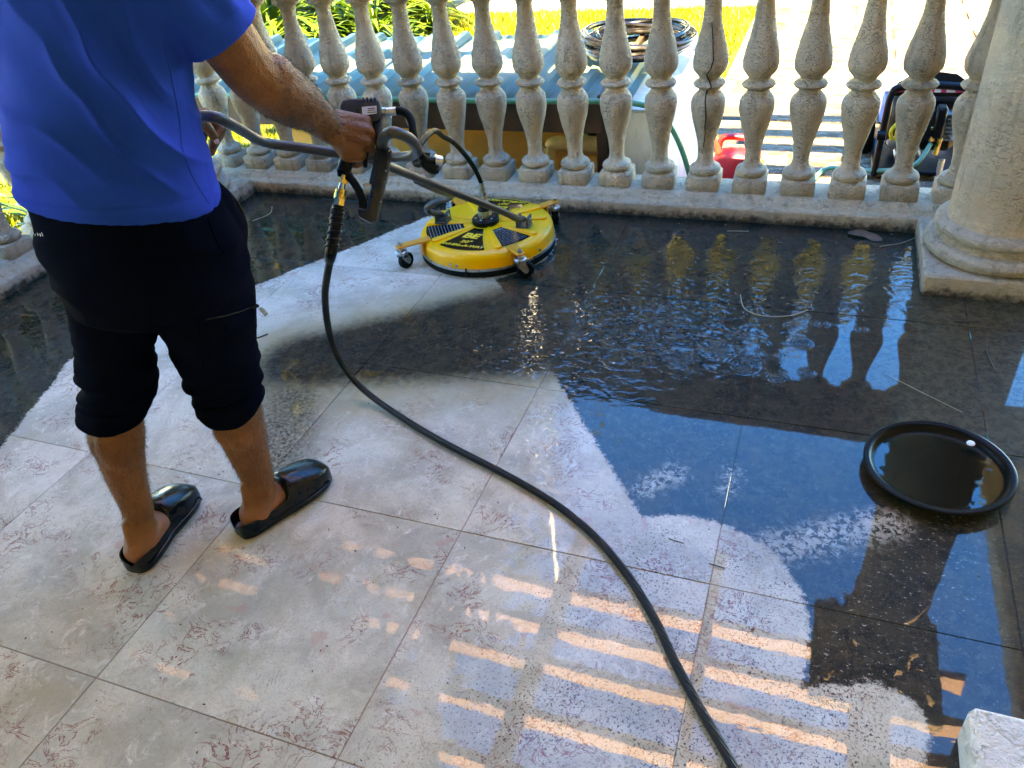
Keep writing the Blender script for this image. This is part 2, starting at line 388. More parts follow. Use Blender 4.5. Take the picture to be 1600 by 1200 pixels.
def mat_roof():
    g = G('translucent_roofing'); o = g.objc(); n = g.noise(o, 3, 4)
    c = g.mix(g.mr(n, .35, .65), (.23, .35, .26), (.30, .42, .32))
    tr = g.node('ShaderNodeBsdfTranslucent', {'Color': c}); mx = g.N.new('ShaderNodeMixShader'); mx.inputs[0].default_value = .6
    g.set(Base_Color=c, Roughness=.35); g.L.new(g.b.outputs[0], mx.inputs[1]); g.L.new(tr, mx.inputs[2]); g.L.new(mx.outputs[0], g.N['Material Output'].inputs[0])
    return g.m
M['roofing'] = mat_roof()
def mat_lawn():
    g = G('lawn_soil'); p = g.pos(); n = g.noise(p, 9, 5, .7)
    g.set(Base_Color=g.mix(g.mr(n, .35, .65), (.012, .028, .002), (.04, .06, .002)), Roughness=.9, Normal=g.bump(n, .02))
    return g.m
M['lawn'] = mat_lawn()
def mat_blade(name, a, b):
    g = G(name); r = g.noise(g.pos(), 6, 3); c = g.mix(g.mr(r, .35, .65), a, b)
    tr = g.node('ShaderNodeBsdfTranslucent', {'Color': c}); mx = g.N.new('ShaderNodeMixShader'); mx.inputs[0].default_value = .35
    g.set(Base_Color=c, Roughness=.5); g.L.new(g.b.outputs[0], mx.inputs[1]); g.L.new(tr, mx.inputs[2]); g.L.new(mx.outputs[0], g.N['Material Output'].inputs[0])
    return g.m
M['grass'] = mat_blade('grass_blade', (.055, .095, .001), (.14, .135, .001))
M['leaf'] = mat_blade('strap_leaf', (.014, .055, .006), (.06, .11, .006))
M['leaf_tree'] = mat_blade('tree_leaf', (.028, .042, .004), (.11, .088, .004))
M['leaf_tree'].node_tree.nodes['Principled BSDF'].inputs['Specular IOR Level'].default_value = .08
def mat_paving():
    g = G('pale_paving'); p = g.pos(); n = g.noise(g.V('MULTIPLY', p, (1, 2.6, 1)), 6, 7, .78); f = g.noise(p, 75, 5, .75); r = g.rnd()
    c = g.mix(g.mr(n, .44, .58), (.20, .17, .12), (.040, .027, .009))
    c = g.mix(g.M('MULTIPLY', g.mr(f, .47, .60), .8), c, (.017, .012, .005))
    c = g.mix(g.M('MULTIPLY', g.mr(r, .55, .8), .5), c, (.07, .055, .028))
    g.set(Base_Color=c, Roughness=.85, Normal=g.bump(f, .004)); return g.m
M['paving'] = mat_paving()
def mat_whitewall():
    g = G('white_plaster'); p = g.pos(); n = g.noise(g.V('MULTIPLY', p, (1, 1, .35)), 9, 5, .6); f = g.noise(g.V('MULTIPLY', p, (40, 40, 8)), 1, 4, .7)
    c = g.mix(g.mr(n, .4, .65), (.72, .69, .65), (.60, .56, .50)); c = g.mix(g.M('MULTIPLY', g.mr(f, .56, .72), .5), c, (.35, .30, .25))
    g.set(Base_Color=c, Roughness=.8, Normal=g.bump(f, .003)); return g.m
M['whitewall'] = mat_whitewall()
def mat_water_tray():
    g = G('tray_plastic'); o = g.objc(); n = g.noise(o, 24, 5, .65, .5); s_ = g.noise(o, 90, 3)
    z = g.node('ShaderNodeSeparateXYZ', {0: o}, 2)
    inn = g.mr(z, .014, .010)
    c = g.mix(g.M('MULTIPLY', inn, g.mr(n, .47, .53)), (.004, .0038, .0035), (.003, .003, .002))
    c = g.mix(g.M('MULTIPLY', inn, g.mr(n, .60, .64)), c, (.012, .010, .006))
    g.set(Base_Color=c, Roughness=.3, Specular_IOR_Level=.12, Normal=g.bump(s_, .0006)); return g.m
M['tray'] = mat_water_tray()
def mat_tray_water():
    g = G('clear_water'); g.N.remove(g.b)
    o = g.objc(); bn = g.bump(g.noise(o, 16, 2), .0012)
    fr = g.node('ShaderNodeFresnel', {'IOR': 1.6, 'Normal': bn})
    gl = g.node('ShaderNodeBsdfGlossy', {'Roughness': .01, 'Normal': bn}); tr = g.node('ShaderNodeBsdfTransparent', {'Color': (.93, .93, .88, 1)})
    mx = g.node('ShaderNodeMixShader', {0: fr, 1: tr, 2: gl}); g.L.new(mx, g.N['Material Output'].inputs[0]); return g.m
M['tray_water'] = mat_tray_water()

# ================================================================== SETTING
# ground sheet to the horizon, paving, lawn
GZ = -.42
def sheet(name, x0, x1, y0, y1, z, mat, kind='structure', n=1):
    b = MB(); b.add([(x0, y0, z), (x1, y0, z), (x1, y1, z), (x0, y1, z)], [(0, 1, 2, 3)])
    return tag(b.build(name, mat, smooth=False), kind=kind)
sheet('ground', -300, 300, -300, 300, GZ-.05, M['lawn'])
lawn = sheet('lawn', -14, 1.14, 2.72, 8.3, GZ+.01, M['lawn'])
pave = MB().box((6.2, 10.0, GZ-.01), (10.0, 16., .02)).build('paved_drive', M['grout_dry'] if 'grout_dry' in M else simple('joint_sand', (.045, .036, .02), .9), smooth=False)
tag(pave, kind='structure')
slab_meshes = []
for k in range(4):
    b = MB().box((0, 0, 0), (.578, .276, .03), .006); slab_meshes.append(b.mesh('paving_slab', smooth=False)); slab_meshes[-1].materials.append(M['paving'])
rows = 0
yy = 2.9
while yy < 9.6:
    xx = 1.44 + (rows % 2)*.3
    while xx < (3.6 if yy < 6 else 4.0):
        if xx > 1.25:
            o = bpy.data.objects.new('paving_slab', slab_meshes[(rows+int(xx*10)) % 4]); col.objects.link(o); o.parent = pave
            o.location = (xx, yy, GZ+.008+random.uniform(-.002, .002)); o.rotation_euler = (random.uniform(-.006, .006), random.uniform(-.006, .006), random.uniform(-.008, .008))
        xx += .6
    yy += .3; rows += 1
# edging kerb between lawn and drive
tag(MB().box((1.19, 5.6, GZ+.005), (.10, 5.6, .03), .006).build('kerb', M['paving'], smooth=False), kind='structure')

# terrace: slab (carries the joints) and single marble tiles
terr = MB().box((1.2, .30, -.2525), (5.2, 4.86, .50)).build('terrace_floor', M['grout'], smooth=False); tag(terr, kind='structure')
T = .6; GAP = .0022
for iu in range(-2, 6):
    for iv in range(-3, 5):
        x0, x1 = iu*T+GAP/2, (iu+1)*T-GAP/2; y0, y1 = iv*T+GAP/2, (iv+1)*T-GAP/2
        if x0 > 3.5: continue
        y1 = min(y1, 2.46); x0 = max(x0, -1.15)
        b = MB(); th = .024; dz = random.uniform(-.0004, .0004)
        b.box((0, 0, 0), (x1-x0, y1-y0, th), .0008)
        o = b.build('tile', M['tile'], terr, smooth=False)
        o.location = ((x0+x1)/2, (y0+y1)/2, -th/2+dz)
        o.rotation_euler = (random.uniform(-.0007, .0007), random.uniform(-.0007, .0007), 0)

# ------------------------------------------------------------------ balustrades
def smooth_prof(pts, n=5):
    out = []
    P = [Vector((a, b)) for a, b in pts]
    for i in range(len(P)-1):
        p0, p1, p2, p3 = P[max(i-1, 0)], P[i], P[i+1], P[min(i+2, len(P)-1)]
        for k in range(n):
            t = k/n; q = .5*((2*p1)+(p2-p0)*t+(2*p0-5*p1+4*p2-p3)*t*t+(3*p1-p0-3*p2+p3)*t**3); out.append((max(q.x, .005), q.y))
    out.append(pts[-1]); return out
half_prof = [(.046, .143), (.058, .152), (.062, .164), (.056, .176), (.043, .182), (.033, .200), (.0315, .228), (.036, .275), (.047, .325), (.059, .375), (.0655, .415), (.062, .446), (.047, .466), (.039, .478), (.041, .485), (.054, .490), (.0615, .500)]
prof = smooth_prof(half_prof, 3); prof = prof + [(r, 1.0-z) for r, z in prof[::-1][1:]]
def baluster_mesh(seed):
    b = MB(); b.lathe(prof, 26)
    b.box((0, 0, .1125), (.130, .130, .064), .006); b.box((0, 0, .8875), (.130, .130, .064), .006)
    # irregular cast surface: small lumps that differ from casting to casting
    vs = []
    for (x, y, z) in b.v:
        w = Vector((x*9+seed*3.1, y*9, z*9)); d = mnoise.noise(w)*.0032 + mnoise.noise(w*3.7)*.0018
        r = math.hypot(x, y)
        k = (r+d)/r if r > .001 else 1
        vs.append((x*k, y*k, z+mnoise.noise(w*2.1)*.0012))
    b.v = vs
    me = b.mesh('baluster', angle=50); me.materials.append(M['stone']); return me
bal_meshes = [baluster_mesh(i) for i in range(5)]
def balustrade(name, label, a, b_, axis, inner, spots, cat='balustrade'):
    """axis: 'x' or 'y'; profile extruded along it from a to b_; inner = coordinate of the inner foot; outward sign +-."""
    root = thing(name, label, cat, (0, 0, 0)); return root
front = thing('balustrade', 'long cast stone balustrade running behind the yellow floor cleaner and the wet floor', 'balustrade', (0, 2.58, 0))
def extrude_profile(pts, axis, a, b_, cuts=60, jit=.0015):
    mb = MB(); n = len(pts); vs = []
    for i in range(cuts+1):
        s = a+(b_-a)*i/cuts
        for k, (u, z) in enumerate(pts):
            d = mnoise.noise(Vector((s*7, u*30, z*30)))*jit; e = mnoise.noise(Vector((s*23, u*50, z*60+5)))*jit
            vs.append((s, u+d, z+e) if axis == 'x' else (u+d, s, z+e))
    fs = [(i*n+k, i*n+k+1, (i+1)*n+k+1, (i+1)*n+k) for i in range(cuts) for k in range(n-1)]
    fs += [tuple(range(n)), tuple(cuts*n+k for k in range(n))]
    mb.add(vs, fs); return mb
plinth_prof = [(2.437, -.03), (2.437, .050), (2.442, .0565), (2.462, .058), (2.470, .062), (2.478, .072), (2.492, .0765), (2.502, .084), (2.515, .0855), (2.655, .0855), (2.68, .08), (2.70, .058), (2.72, .05), (2.72, -.55)]
plinth_prof = plinth_prof + [(2.437, -.55)] if False else plinth_prof
extrude_profile(plinth_prof, 'x', -.98, 2.9, 140).build('plinth', M['stone'], front, angle=25)
rail_prof = [(2.47, .915), (2.465, .95), (2.45, .97), (2.45, 1.03), (2.47, 1.06), (2.52, 1.085), (2.64, 1.085), (2.69, 1.06), (2.71, 1.03), (2.71, .97), (2.695, .95), (2.69, .915), (2.47, .915)]
extrude_profile(rail_prof, 'x', -.98, 2.9, 60).build('handrail', M['stone'], front, angle=25)
bx = 2.201
BAL_X = [bx + k*.1833 for k in range(-17, 3)]
crack_bal = None
for k, x in enumerate(BAL_X):
    o = bpy.data.objects.new('baluster', bal_meshes[(k*3) % 5]); col.objects.link(o); o.parent = front
    o.location = (x, 0, .0); o.rotation_euler = (random.uniform(-.008, .008), random.uniform(-.008, .008), R(90)*random.randrange(4)+random.uniform(-.03, .03))
    if abs(x-1.468) < .05: crack_bal = o
# the long open crack down one baluster, facing the terrace (a sub-part of that baluster)
crack_bal.rotation_euler = (0, 0, 0); crack_bal['label'] = 'cracked baluster with a long dark split'
crack_bal['label'] = 'baluster with a long dark crack down it'
def prof_r(z):
    for (r0, z0), (r1, z1) in zip(prof[:-1], prof[1:]):
        if z0 <= z <= z1: return r0+(r1-r0)*(z-z0)/max(z1-z0, 1e-6)
    return .03
cz = [(.262, -.30), (.285, -.22), (.32, -.12), (.35, -.16), (.385, -.10), (.42, -.13), (.448, -.20), (.47, -.24), (.484, -.18), (.493, .02), (.50, .14), (.51, .10), (.525, -.10), (.545, -.22), (.57, .05), (.60, .18), (.63, .14), (.67, .10), (.70, .02), (.725, -.08)]
cb = MB(); cv = []; az0 = math.atan2(-.57-2.58, 1.90-1.468)
for i, (z, off) in enumerate(cz):
    r = prof_r(z)+.0035; a = az0+off*.9; w = .0011+.0011*math.sin(math.pi*i/(len(cz)-1))+.0006*random.random()
    tx, ty = -math.sin(a), math.cos(a)
    for sgn in (-1, 1):
        cv.append((r*math.cos(a)+tx*w*sgn+0, r*math.sin(a)+ty*w*sgn, z))
    cv.append(((r-.012)*math.cos(a), (r-.012)*math.sin(a), z))
cf_ = []
for i in range(len(cz)-1):
    j = i*3; cf_ += [(j, j+1, j+4, j+3), (j+1, j+2, j+5, j+4), (j+2, j, j+3, j+5)]
cb.add(cv, cf_)
link_mesh('crack', cb.mesh('crack', smooth=False), simple('crack_shadow_gap', (.012, .010, .008), 1.), crack_bal)

left = thing('balustrade', 'short side balustrade at the left edge behind the man in black shorts', 'balustrade', (-1.274, 0, 0))
lp = [(-1.135-(u-2.437), z) for u, z in plinth_prof]; extrude_profile(lp, 'y', -1.6, 1.985, 90).build('plinth', M['stone_light'], left, angle=25)
lr = [(-1.135-(u-2.437), z) for u, z in rail_prof]; extrude_profile(lr, 'y', -1.6, 1.985, 40).build('handrail', M['stone_light'], left, angle=25)
for k in range(18):
    o = bpy.data.objects.new('baluster', bal_meshes[(k*2) % 5]); col.objects.link(o); o.parent = left
    o.location = (0, 1.875-k*.1833, 0); o.rotation_euler = (0, 0, R(90)*(k % 4))

# ------------------------------------------------------------------ columns
def column(x, y, label, full=True, mats=('stone_light', 'stone_shaft')):
    r = thing('column', label, 'column', (x, y, 0))
    b = MB(); b.box((x, y, .030), (.46, .46, .09), .007)
    vs = []
    for v in b.v: vs.append(v)
    b.build('plinth', M[mats[0]], r, angle=20)
    pr = smooth_prof([(.19, .073), (.215, .080), (.228, .098), (.226, .114), (.212, .126), (.198, .130), (.190, .140), (.188, .150), (.200, .156), (.208, .168), (.205, .182), (.193, .190), (.180, .194)], 4)
    MB().lathe(pr, 56, (x, y, 0)).build('base', M[mats[0]], r, angle=35)
    sh = [(.176, .19), (.172, .25), (.171, .6), (.168, 1.0), (.162, 1.4), (.155, 1.85)]
    MB().lathe(smooth_prof(sh, 4), 64, (x, y, 0)).build('shaft', M[mats[1]], r, angle=35)
    cp = MB().lathe(smooth_prof([(.155, 1.85), (.175, 1.86), (.178, 1.88), (.165, 1.895), (.168, 1.95), (.18, 2.02), (.20, 2.10), (.25, 2.18), (.30, 2.22)], 3), 48, (x, y, 0))
    capital = cp.build('capital', M[mats[0]], r, angle=40)
    lv = MB()
    for row, (z0, z1, n, rr) in enumerate([(1.90, 2.05, 8, .175), (1.98, 2.16, 8, .195)]):
        for k in range(n):
            a = 2*math.pi*(k+.5*row)/n; pts = []; rows_ = 7
            for i in range(rows_):
                t = i/(rows_-1); z = z0+(z1-z0)*(t if t < .8 else .8-(t-.8)*.6); rad = rr+.012+.02*t+.075*max(0, t-.55)**1.3*2
                w = .055*(1-.55*t**2)*(1 if t < .98 else .4)
                for s_ in (-1, -.5, 0, .5, 1):
                    aa = a+s_*w/rad; r2 = rad-.016*abs(s_)+(.006 if s_ == 0 else 0); pts.append((x+r2*math.cos(aa), y+r2*math.sin(aa), z))
            fs = [(i*5+j, i*5+j+1, i*5+j+6, i*5+j+5) for i in range(rows_-1) for j in range(4)]
            nb = len(pts); back = [(px-(px-x)*.05, py-(py-y)*.05, pz-.004) for px, py, pz in pts]
            lv.add(pts+back, fs+[tuple(i+nb for i in f[::-1]) for f in fs])
    for k in range(4):
        a = math.pi/4+k*math.pi/2; c = Vector((x+.30*math.cos(a), y+.30*math.sin(a), 2.17))
        lv.tube([c+Vector((-math.cos(a)*.10, -math.sin(a)*.10, -.12)), c+Vector((0, 0, 0)), c+Vector((math.cos(a)*.03, math.sin(a)*.03, -.03)), c+Vector((0, 0, -.055)), c+Vector((-math.cos(a)*.02, -math.sin(a)*.02, -.03))], .016, 8)
    lv.build('leaf_carving', M[mats[0]], capital)
    MB().box((x, y, 2.255), (.60, .60, .07), .012).build('abacus', M[mats[0]], r, angle=20)
    return r
column(2.50, 2.20, 'thick round stone column on square plinth at the right end of the balustrade')
column(-.93, 2.20, 'stone column mostly hidden behind the man in the blue shirt')
near = column(2.52, .13, 'column of which only a corner of its pale rough plinth shows, at bottom right', mats=('stone_white', 'stone_shaft'))
for ch in near.children:
    if ch.name.startswith('plinth'):
        b = MB(); 
        b.box((2.52, .155, .040), (.50, .46, .11), .012)
        vs = [(vx+mnoise.noise(Vector((vx*30, vy*30, vz*30)))*.004, vy+mnoise.noise(Vector((vx*30+9, vy*30, vz*30)))*.004, vz) for vx, vy, vz in b.v]
        b.v = vs; ch.data = b.mesh('plinth', Vector((2.52, .13, 0)), angle=20); ch.data.materials.append(M['stone_white'])

# ------------------------------------------------------------------ house, roof slab, pergola (overhead; seen mirrored in the wet floor)
house = thing('house', 'cream rendered house wall behind the terrace', 'house', (1.2, -2.6, 0))
hw = MB().box((1.2, -2.75, 2.6), (12, .3, 6.2)); hw.build('wall', M['house'], house, smooth=False)
MB().box((1.1, -.72, 2.90), (5.8, 3.76, .18), .01).build('roof', M['ceiling'], house, smooth=False)
dr = MB().box((.4, -2.585, 1.05), (1.0, .04, 2.1), .005).build('door', M['wood'], house, smooth=False)
MB().cyl((.78, -2.56, 1.0), (.78, -2.50, 1.0), .012).build('handle', M['brass'], dr)
perg = thing('pergola', 'timber slat pergola overhead mirrored as orange stripes in the wet floor', 'pergola', (.8, 1.2, 2.6))
for x in (2.5, -.93):
    MB().box((x, 1.0, 2.41), (.16, 3.6, .22), .008).build('beam', M['timber'], perg, smooth=False)
for x, w in ((-1.65, .05), (-.71, .05), (-.15, .07), (.12, .05), (.72, .10), (1.64, .06)):
    MB().box((x, 1.98, 2.69), (w, 2.2, .11), .006).build('rafter', M['timber'], perg, smooth=False)
for y, w in ((1.36, .06), (1.70, .06), (2.05, .06), (2.31, .06), (2.60, .05)):
    MB().box((.58, y, 2.815), (4.96, w, .13), .006).build('slat', M['timber'], perg, smooth=False)
# carport roof on the right
cp = thing('carport', 'flat carport roof beside the terrace mirrored at the right of the wet floor', 'carport', (4.6, 1.0, 0))
MB().box((4.72, 1.2, 2.86), (2.8, 7.0, .16), .01).build('roof', M['house'], cp, smooth=False)
MB().box((6.05, 1.2, 1.15), (.15, 7.0, 3.25)).build('wall', M['house'], cp, smooth=False)

# ================================================================== GARDEN
# equipment shed with corrugated roof
shed = thing('equipment_shed', 'low ochre shed with translucent corrugated roof just beyond the balustrade', 'shed', (-.2, 3.3, GZ))
SX0, SX1 = -1.62, 1.0
b = MB(); pitch = .183; prof_r_ = [(0, 0), (.055, 0), (.070, .026), (.105, .026), (.120, 0), (.150, 0), (.1525, .004), (.160, .004)]
xs = []
x = SX0
while x < SX1-.02:
    for dx, dz in prof_r_: xs.append((x+dx, dz))
    x += pitch
n = len(xs); ys = [2.80, 3.1, 3.4, 3.79]
def roof_z(y): return .345+(y-2.80)*.055
vs = [(px, y, roof_z(y)+dz) for y in ys for px, dz in xs]; fs = [(i*n+k, i*n+k+1, (i+1)*n+k+1, (i+1)*n+k) for i in range(3) for k in range(n-1)]
b.add(vs, fs); ro = b.build('roof', M['roofing'], shed, angle=20, recalc=False)
md = ro.modifiers.new('thickness', 'SOLIDIFY'); md.thickness = .003
MB().box(((SX0+SX1)/2-.02, 2.875, .262), (SX1-SX0-.04, .035, .145), .004).build('fascia', M['wood'], shed, smooth=False)
MB().box((.955, 2.90, -.05), (.05, .05, .72), .004).build('post', M['wood'], shed, smooth=False)
MB().box((-1.55, 2.90, -.05), (.05, .05, .72), .004).build('post', M['wood'], shed, smooth=False)
MB().box((-.02, 3.22, -.06), (1.95, .10, .72)).build('wall', M['wallyellow'], shed, smooth=False)
MB().box((.955, 3.36, -.02), (.04, .84, .70)).build('wall', M['wallyellow'], shed, smooth=False)
MB().box((.97, 3.3, roof_z(3.3)+.018), (.025, .98, .03), .003, rot=Matrix.Rotation(.055, 3, 'X')).build('edge_trim', M['wood'], shed, smooth=False)
# pool pipework
pp = thing('pool_pipe', 'cream plastic pipe with elbow against the ochre shed wall', 'pipe', (.75, 3.02, 0))
MB().tube([(.55, 3.02, -.40), (.55, 3.02, .05), (.553, 3.02, .095), (.575, 3.02, .115), (.62, 3.02, .118), (.70, 3.02, .118)], .034, 16, smooth=4).build('elbow', M['pvc'], pp)
b = MB(); b.cyl((.68, 3.02, .118), (.71, 3.02, .118), .034, 20); b.cyl((.72, 3.02, .118), (.84, 3.02, .118), .046, 20, bev=.006); b.cyl((.705, 3.02, .118), (.72, 3.02, .118), .052, 20)
b.build('coupling', M['pvc'], pp)
MB().cyl((.665, 3.02, .118), (.69, 3.02, .118), .043, 20).build('union_ring', M['black'], pp)
MB().box((.78, 3.02, .178), (.07, .03, .03), .005).build('valve_handle', M['black'], pp, smooth=False)
b = MB().tube([(.60, 3.06, .005), (.82, 3.06, .005)], .034, 16, smooth=1); b.build('lower_pipe', M['pvc'], pp)
pp.location.x += .105; pp.location.z -= .035
# white low wall with its cap
wall = thing('garden_wall', 'low white plastered wall at the end of the corrugated roof', 'wall', (1.12, 3.4, GZ))
MB().box((1.115, 3.47, -.065), (.22, 1.24, .72), .006).build('wall', M['whitewall'], wall, smooth=False)
MB().box((1.115, 3.47, .303), (.226, 1.25, .012), .003).build('capping', simple('blue_grey_cap', (.45, .50, .56), .35), wall, smooth=False)
b = MB().lathe([(.030, .310), (.030, .325), (.016, .335), (.010, .35), (.004, .352)], 16, (1.15, 4.0, 0)); tag(b.build('tap_knob', M['red']), 'small red knob on top of the white wall', 'knob')
# coil of black hose lying on the roof
coil = MB()
for k in range(15):
    R0 = .20+.075*rng.random(); z = .405+.012*(k % 5)+.045*rng.random(); tilt = rng.normal(0, .05, 2); cx, cy = 1.0+rng.normal(0, .008), 3.42+rng.normal(0, .012)
    pts = []
    for i in range(22):
        a = 2*math.pi*i/22; rr = R0*(1+.03*math.sin(2*a+k)); pts.append((cx+rr*math.cos(a), cy+rr*1.05*math.sin(a), max(z+tilt[0]*rr*math.cos(a)+tilt[1]*rr*math.sin(a), .395)))
    coil.tube(pts, .0105, 8, smooth=2, closed=True)
tag(coil.build('hose_coil', M['hose_black']), 'coil of black pressure hose lying on the corrugated roof and white wall', 'hose coil')
# green garden hose
gh = [(-1.6, 2.755, .375), (-1.0, 2.76, .371), (-.4, 2.765, .364), (.2, 2.76, .361), (.7, 2.76, .363), (1.0, 2.765, .365), (1.18, 2.78, .345), (1.27, 2.80, .27), (1.33, 2.82, .15), (1.37, 2.85, 0), (1.40, 2.90, -.2), (1.45, 3.0, -.38), (1.62, 3.25, GZ+.04), (1.85, 3.72, GZ+.045), (1.95, 4.0, GZ+.045), (2.15, 3.95, GZ+.06), (2.36, 3.88, GZ+.12), (2.44, 3.98, GZ+.21)]
tag(MB().tube(gh, .0125, 10, smooth=5).build('garden_hose', M['hose_green']), 'green garden hose strung along the shed eave and down the white wall', 'hose')

# red fuel can
can = thing('fuel_can', 'red plastic fuel can standing on the paved drive behind the balustrade', 'fuel can', (1.49, 3.66, GZ+.02))
b = MB(); b.box((1.49, 3.66, GZ+.145), (.24, .19, .25), .035)
b.build('body', M['red'], can, angle=60)
b = MB(); b.tube([(1.385, 3.66, GZ+.265), (1.40, 3.66, GZ+.315), (1.44, 3.66, GZ+.33), (1.53, 3.66, GZ+.325), (1.565, 3.66, GZ+.30), (1.575, 3.66, GZ+.26)], .017, 10)
b.build('handle', M['red'], can)
b = MB(); b.cyl((1.395, 3.60, GZ+.265), (1.375, 3.58, GZ+.345), .018, 12, r2=.009); b.build('spout', simple('dark_red_spout', (.25, .03, .02), .4), can)
MB().cyl((1.58, 3.63, GZ+.20), (1.625, 3.62, GZ+.20), .03, 16, bev=.006).build('cap', simple('orange_cap', (.75, .16, .03), .4), can)

# pressure washer
pw = thing('pressure_washer', 'black framed petrol pressure washer standing on the paved drive', 'pressure washer', (2.4, 4.05, GZ+.02))
Z = GZ+.02
X0, X1 = 2.19, 2.60
for x in (X0, X1):
    b = MB().tube([(x, 3.93, Z+.03), (x+(.005 if x < 2.4 else -.005), 3.95, Z+.22), (x+.01, 3.97, Z+.40), (x+(.02 if x < 2.4 else -.02), 3.98, Z+.455)], .017, 10); b.build('frame_tube', M['black'], pw)
    MB().tube([(x, 3.93, Z+.035), (x, 4.3, Z+.035), (x, 4.45, Z+.10)], .017, 10).build('frame_tube', M['black'], pw)
    b = MB().cyl((x-.02, 3.925, Z+.245), (x+.02, 3.925, Z+.245), .026, 14); b.build('pivot_knob', M['black'], pw)
b = MB().tube([(X0+.02, 3.98, Z+.455), (X0+.05, 3.99, Z+.475), (2.4, 4.0, Z+.485), (X1-.05, 3.99, Z+.475), (X1-.02, 3.98, Z+.455)], .019, 10); b.build('handlebar', M['black'], pw)
b = MB(); 
out = [(-.19, -.05), (-.17, .015), (-.10, .06), (0, .072), (.10, .06), (.17, .015), (.19, -.05)]
b.prism(out, (2.395, 4.03, Z+.47), (1, 0, 0), (0, .25, .97), .03, .006); b.build('control_panel', M['black'], pw)
b = MB().box((2.395, 4.008, Z+.463), (.34, .004, .034), .0, rot=Matrix.Rotation(-.25, 3, 'X')); b.build('decal', M['magenta'], pw, smooth=False)
pbd = simple('pale_blue_decal', (.5, .62, .85), .4)
for dx_, dw_ in ((2.29, .05), (2.42, .03), (2.48, .04)):
    MB().box((dx_, 4.0, Z+.462), (dw_, .004, .026), 0, rot=Matrix.Rotation(-.25, 3, 'X')).build('decal', pbd, pw, smooth=False)
b = MB(); b.box((2.40, 4.23, Z+.25), (.34, .26, .30), .03); b.lathe([(.09, 0), (.10, .02), (.10, .09), (.07, .12), (.03, .125)], 24, (2.40, 4.10, Z+.25), Matrix.Rotation(R(90), 3, 'X'))
b.build('engine', M['black'], pw)
fb = MB()
for k in range(7): fb.box((2.50, 4.08, Z+.20+k*.022), (.09, .14, .006))
fb.build('cooling_fins', M['steel'], pw, smooth=False)
b = MB(); b.box((2.46, 4.0, Z+.30), (.05, .08, .16), .01); b.build('air_filter', M['black'], pw)
b = MB(); b.cyl((2.28, 4.02, Z+.10), (2.40, 4.02, Z+.14), .045, 18, bev=.01); b.cyl((2.24, 4.02, Z+.16), (2.33, 4.02, Z+.23), .028, 14, bev=.006); b.build('pump', simple('pump_alloy', (.30, .31, .32), .35, .9), pw)
b = MB().cyl((2.44, 3.98, Z+.20), (2.44, 4.01, Z+.26), .018, 6).cyl((2.47, 3.98, Z+.13), (2.48, 3.99, Z+.22), .014, 8).box((2.45, 3.99, Z+.27), (.06, .03, .022), .004); b.build('inlet_fitting', M['brass'], pw, smooth=False)
b = MB(); 
for k in range(4): b.tube([(2.25+.02*k, 4.0, Z+.20), (2.24+.03*k, 3.98, Z+.26+.02*k), (2.30, 4.02, Z+.32-.01*k)], .010, 8)
b.build('nozzle_hose', simple('yellow_rubber', (.75, .60, .03), .4), pw)
b = MB().box((2.29, 4.1, Z+.33), (.05, .06, .08), .012); b.build('fuel_cap', simple('brown_red_plastic', (.18, .05, .04), .4), pw)
for x in (X0-.05, X1+.05):
    wq = MB().lathe([(.05, -.03), (.115, -.035), (.13, -.015), (.13, .015), (.115, .035), (.05, .03)], 24, (x, 4.38, Z+.11), Matrix.Rotation(R(90), 3, 'Y')); wq.build('wheel', M['rubber'], pw)
MB().box((2.40, 4.14, Z+.045), (.40, .42, .02), .004).build('base_plate', M['black'], pw, smooth=False)
MB().cyl((2.505, 3.93, Z-.01), (2.505, 3.95, Z+.12), .016, 12).build('wand_holder', M['steel'], pw)
# blue cases behind it
for (x, y, w, h, lab) in ((2.33, 4.95, .22, .20, 'blue plastic case with pale lid behind the left of the pressure washer'), (2.60, 4.85, .24, .22, 'blue plastic case with dark lid behind the right of the pressure washer')):
    cs = thing('tool_case', lab, 'case', (x, y, GZ+.02), 'blue cases on the drive')
    MB().box((x, y, GZ+.02+h/2), (w, .26, h), .02).build('body', M['blue_plastic'], cs, angle=60)
    MB().box((x, y, GZ+.02+h+.02), (w+.01, .27, .04), .012).build('lid', M['black'] if x > 2.5 else simple('pale_blue_lid', (.25, .42, .70), .4), cs, angle=60)
    MB().tube([(x-.05, y-.14, GZ+h*.7), (x-.05, y-.17, GZ+h*.75), (x+.05, y-.17, GZ+h*.75), (x+.05, y-.14, GZ+h*.7)], .008, 8, smooth=3).build('handle', M['black'], cs)

# lawn grass (stuff)
def blades(name, n, x0, x1, y0, y1, z, h, mat, w=.007):
    P = np.stack([rng.uniform(x0, x1, n), rng.uniform(y0, y1, n), np.full(n, z)], 1); a = rng.uniform(0, 2*np.pi, n); hh = h*rng.uniform(.5, 1.2, n)
    d = np.stack([np.cos(a), np.sin(a), 0*a], 1); l = rng.uniform(-.6, .6, (n, 2))*hh[:, None]
    v0 = P-d*w; v1 = P+d*w; v2 = P+np.stack([l[:, 0], l[:, 1], hh], 1)
    V = np.stack([v0, v1, v2], 1).reshape(-1, 3); me = bpy.data.meshes.new(name)
    me.from_pydata(V.tolist(), [], np.arange(3*n).reshape(-1, 3).tolist()); me.update()
    return tag(link_mesh(name, me, mat), kind='stuff')
blades('grass', 70000, -5.5, 1.13, 3.9, 8.3, GZ+.005, .07, M['grass'], .006)
blades('grass', 12000, -3.6, -1.75, .6, 3.9, GZ+.005, .07, M['grass'], .006)

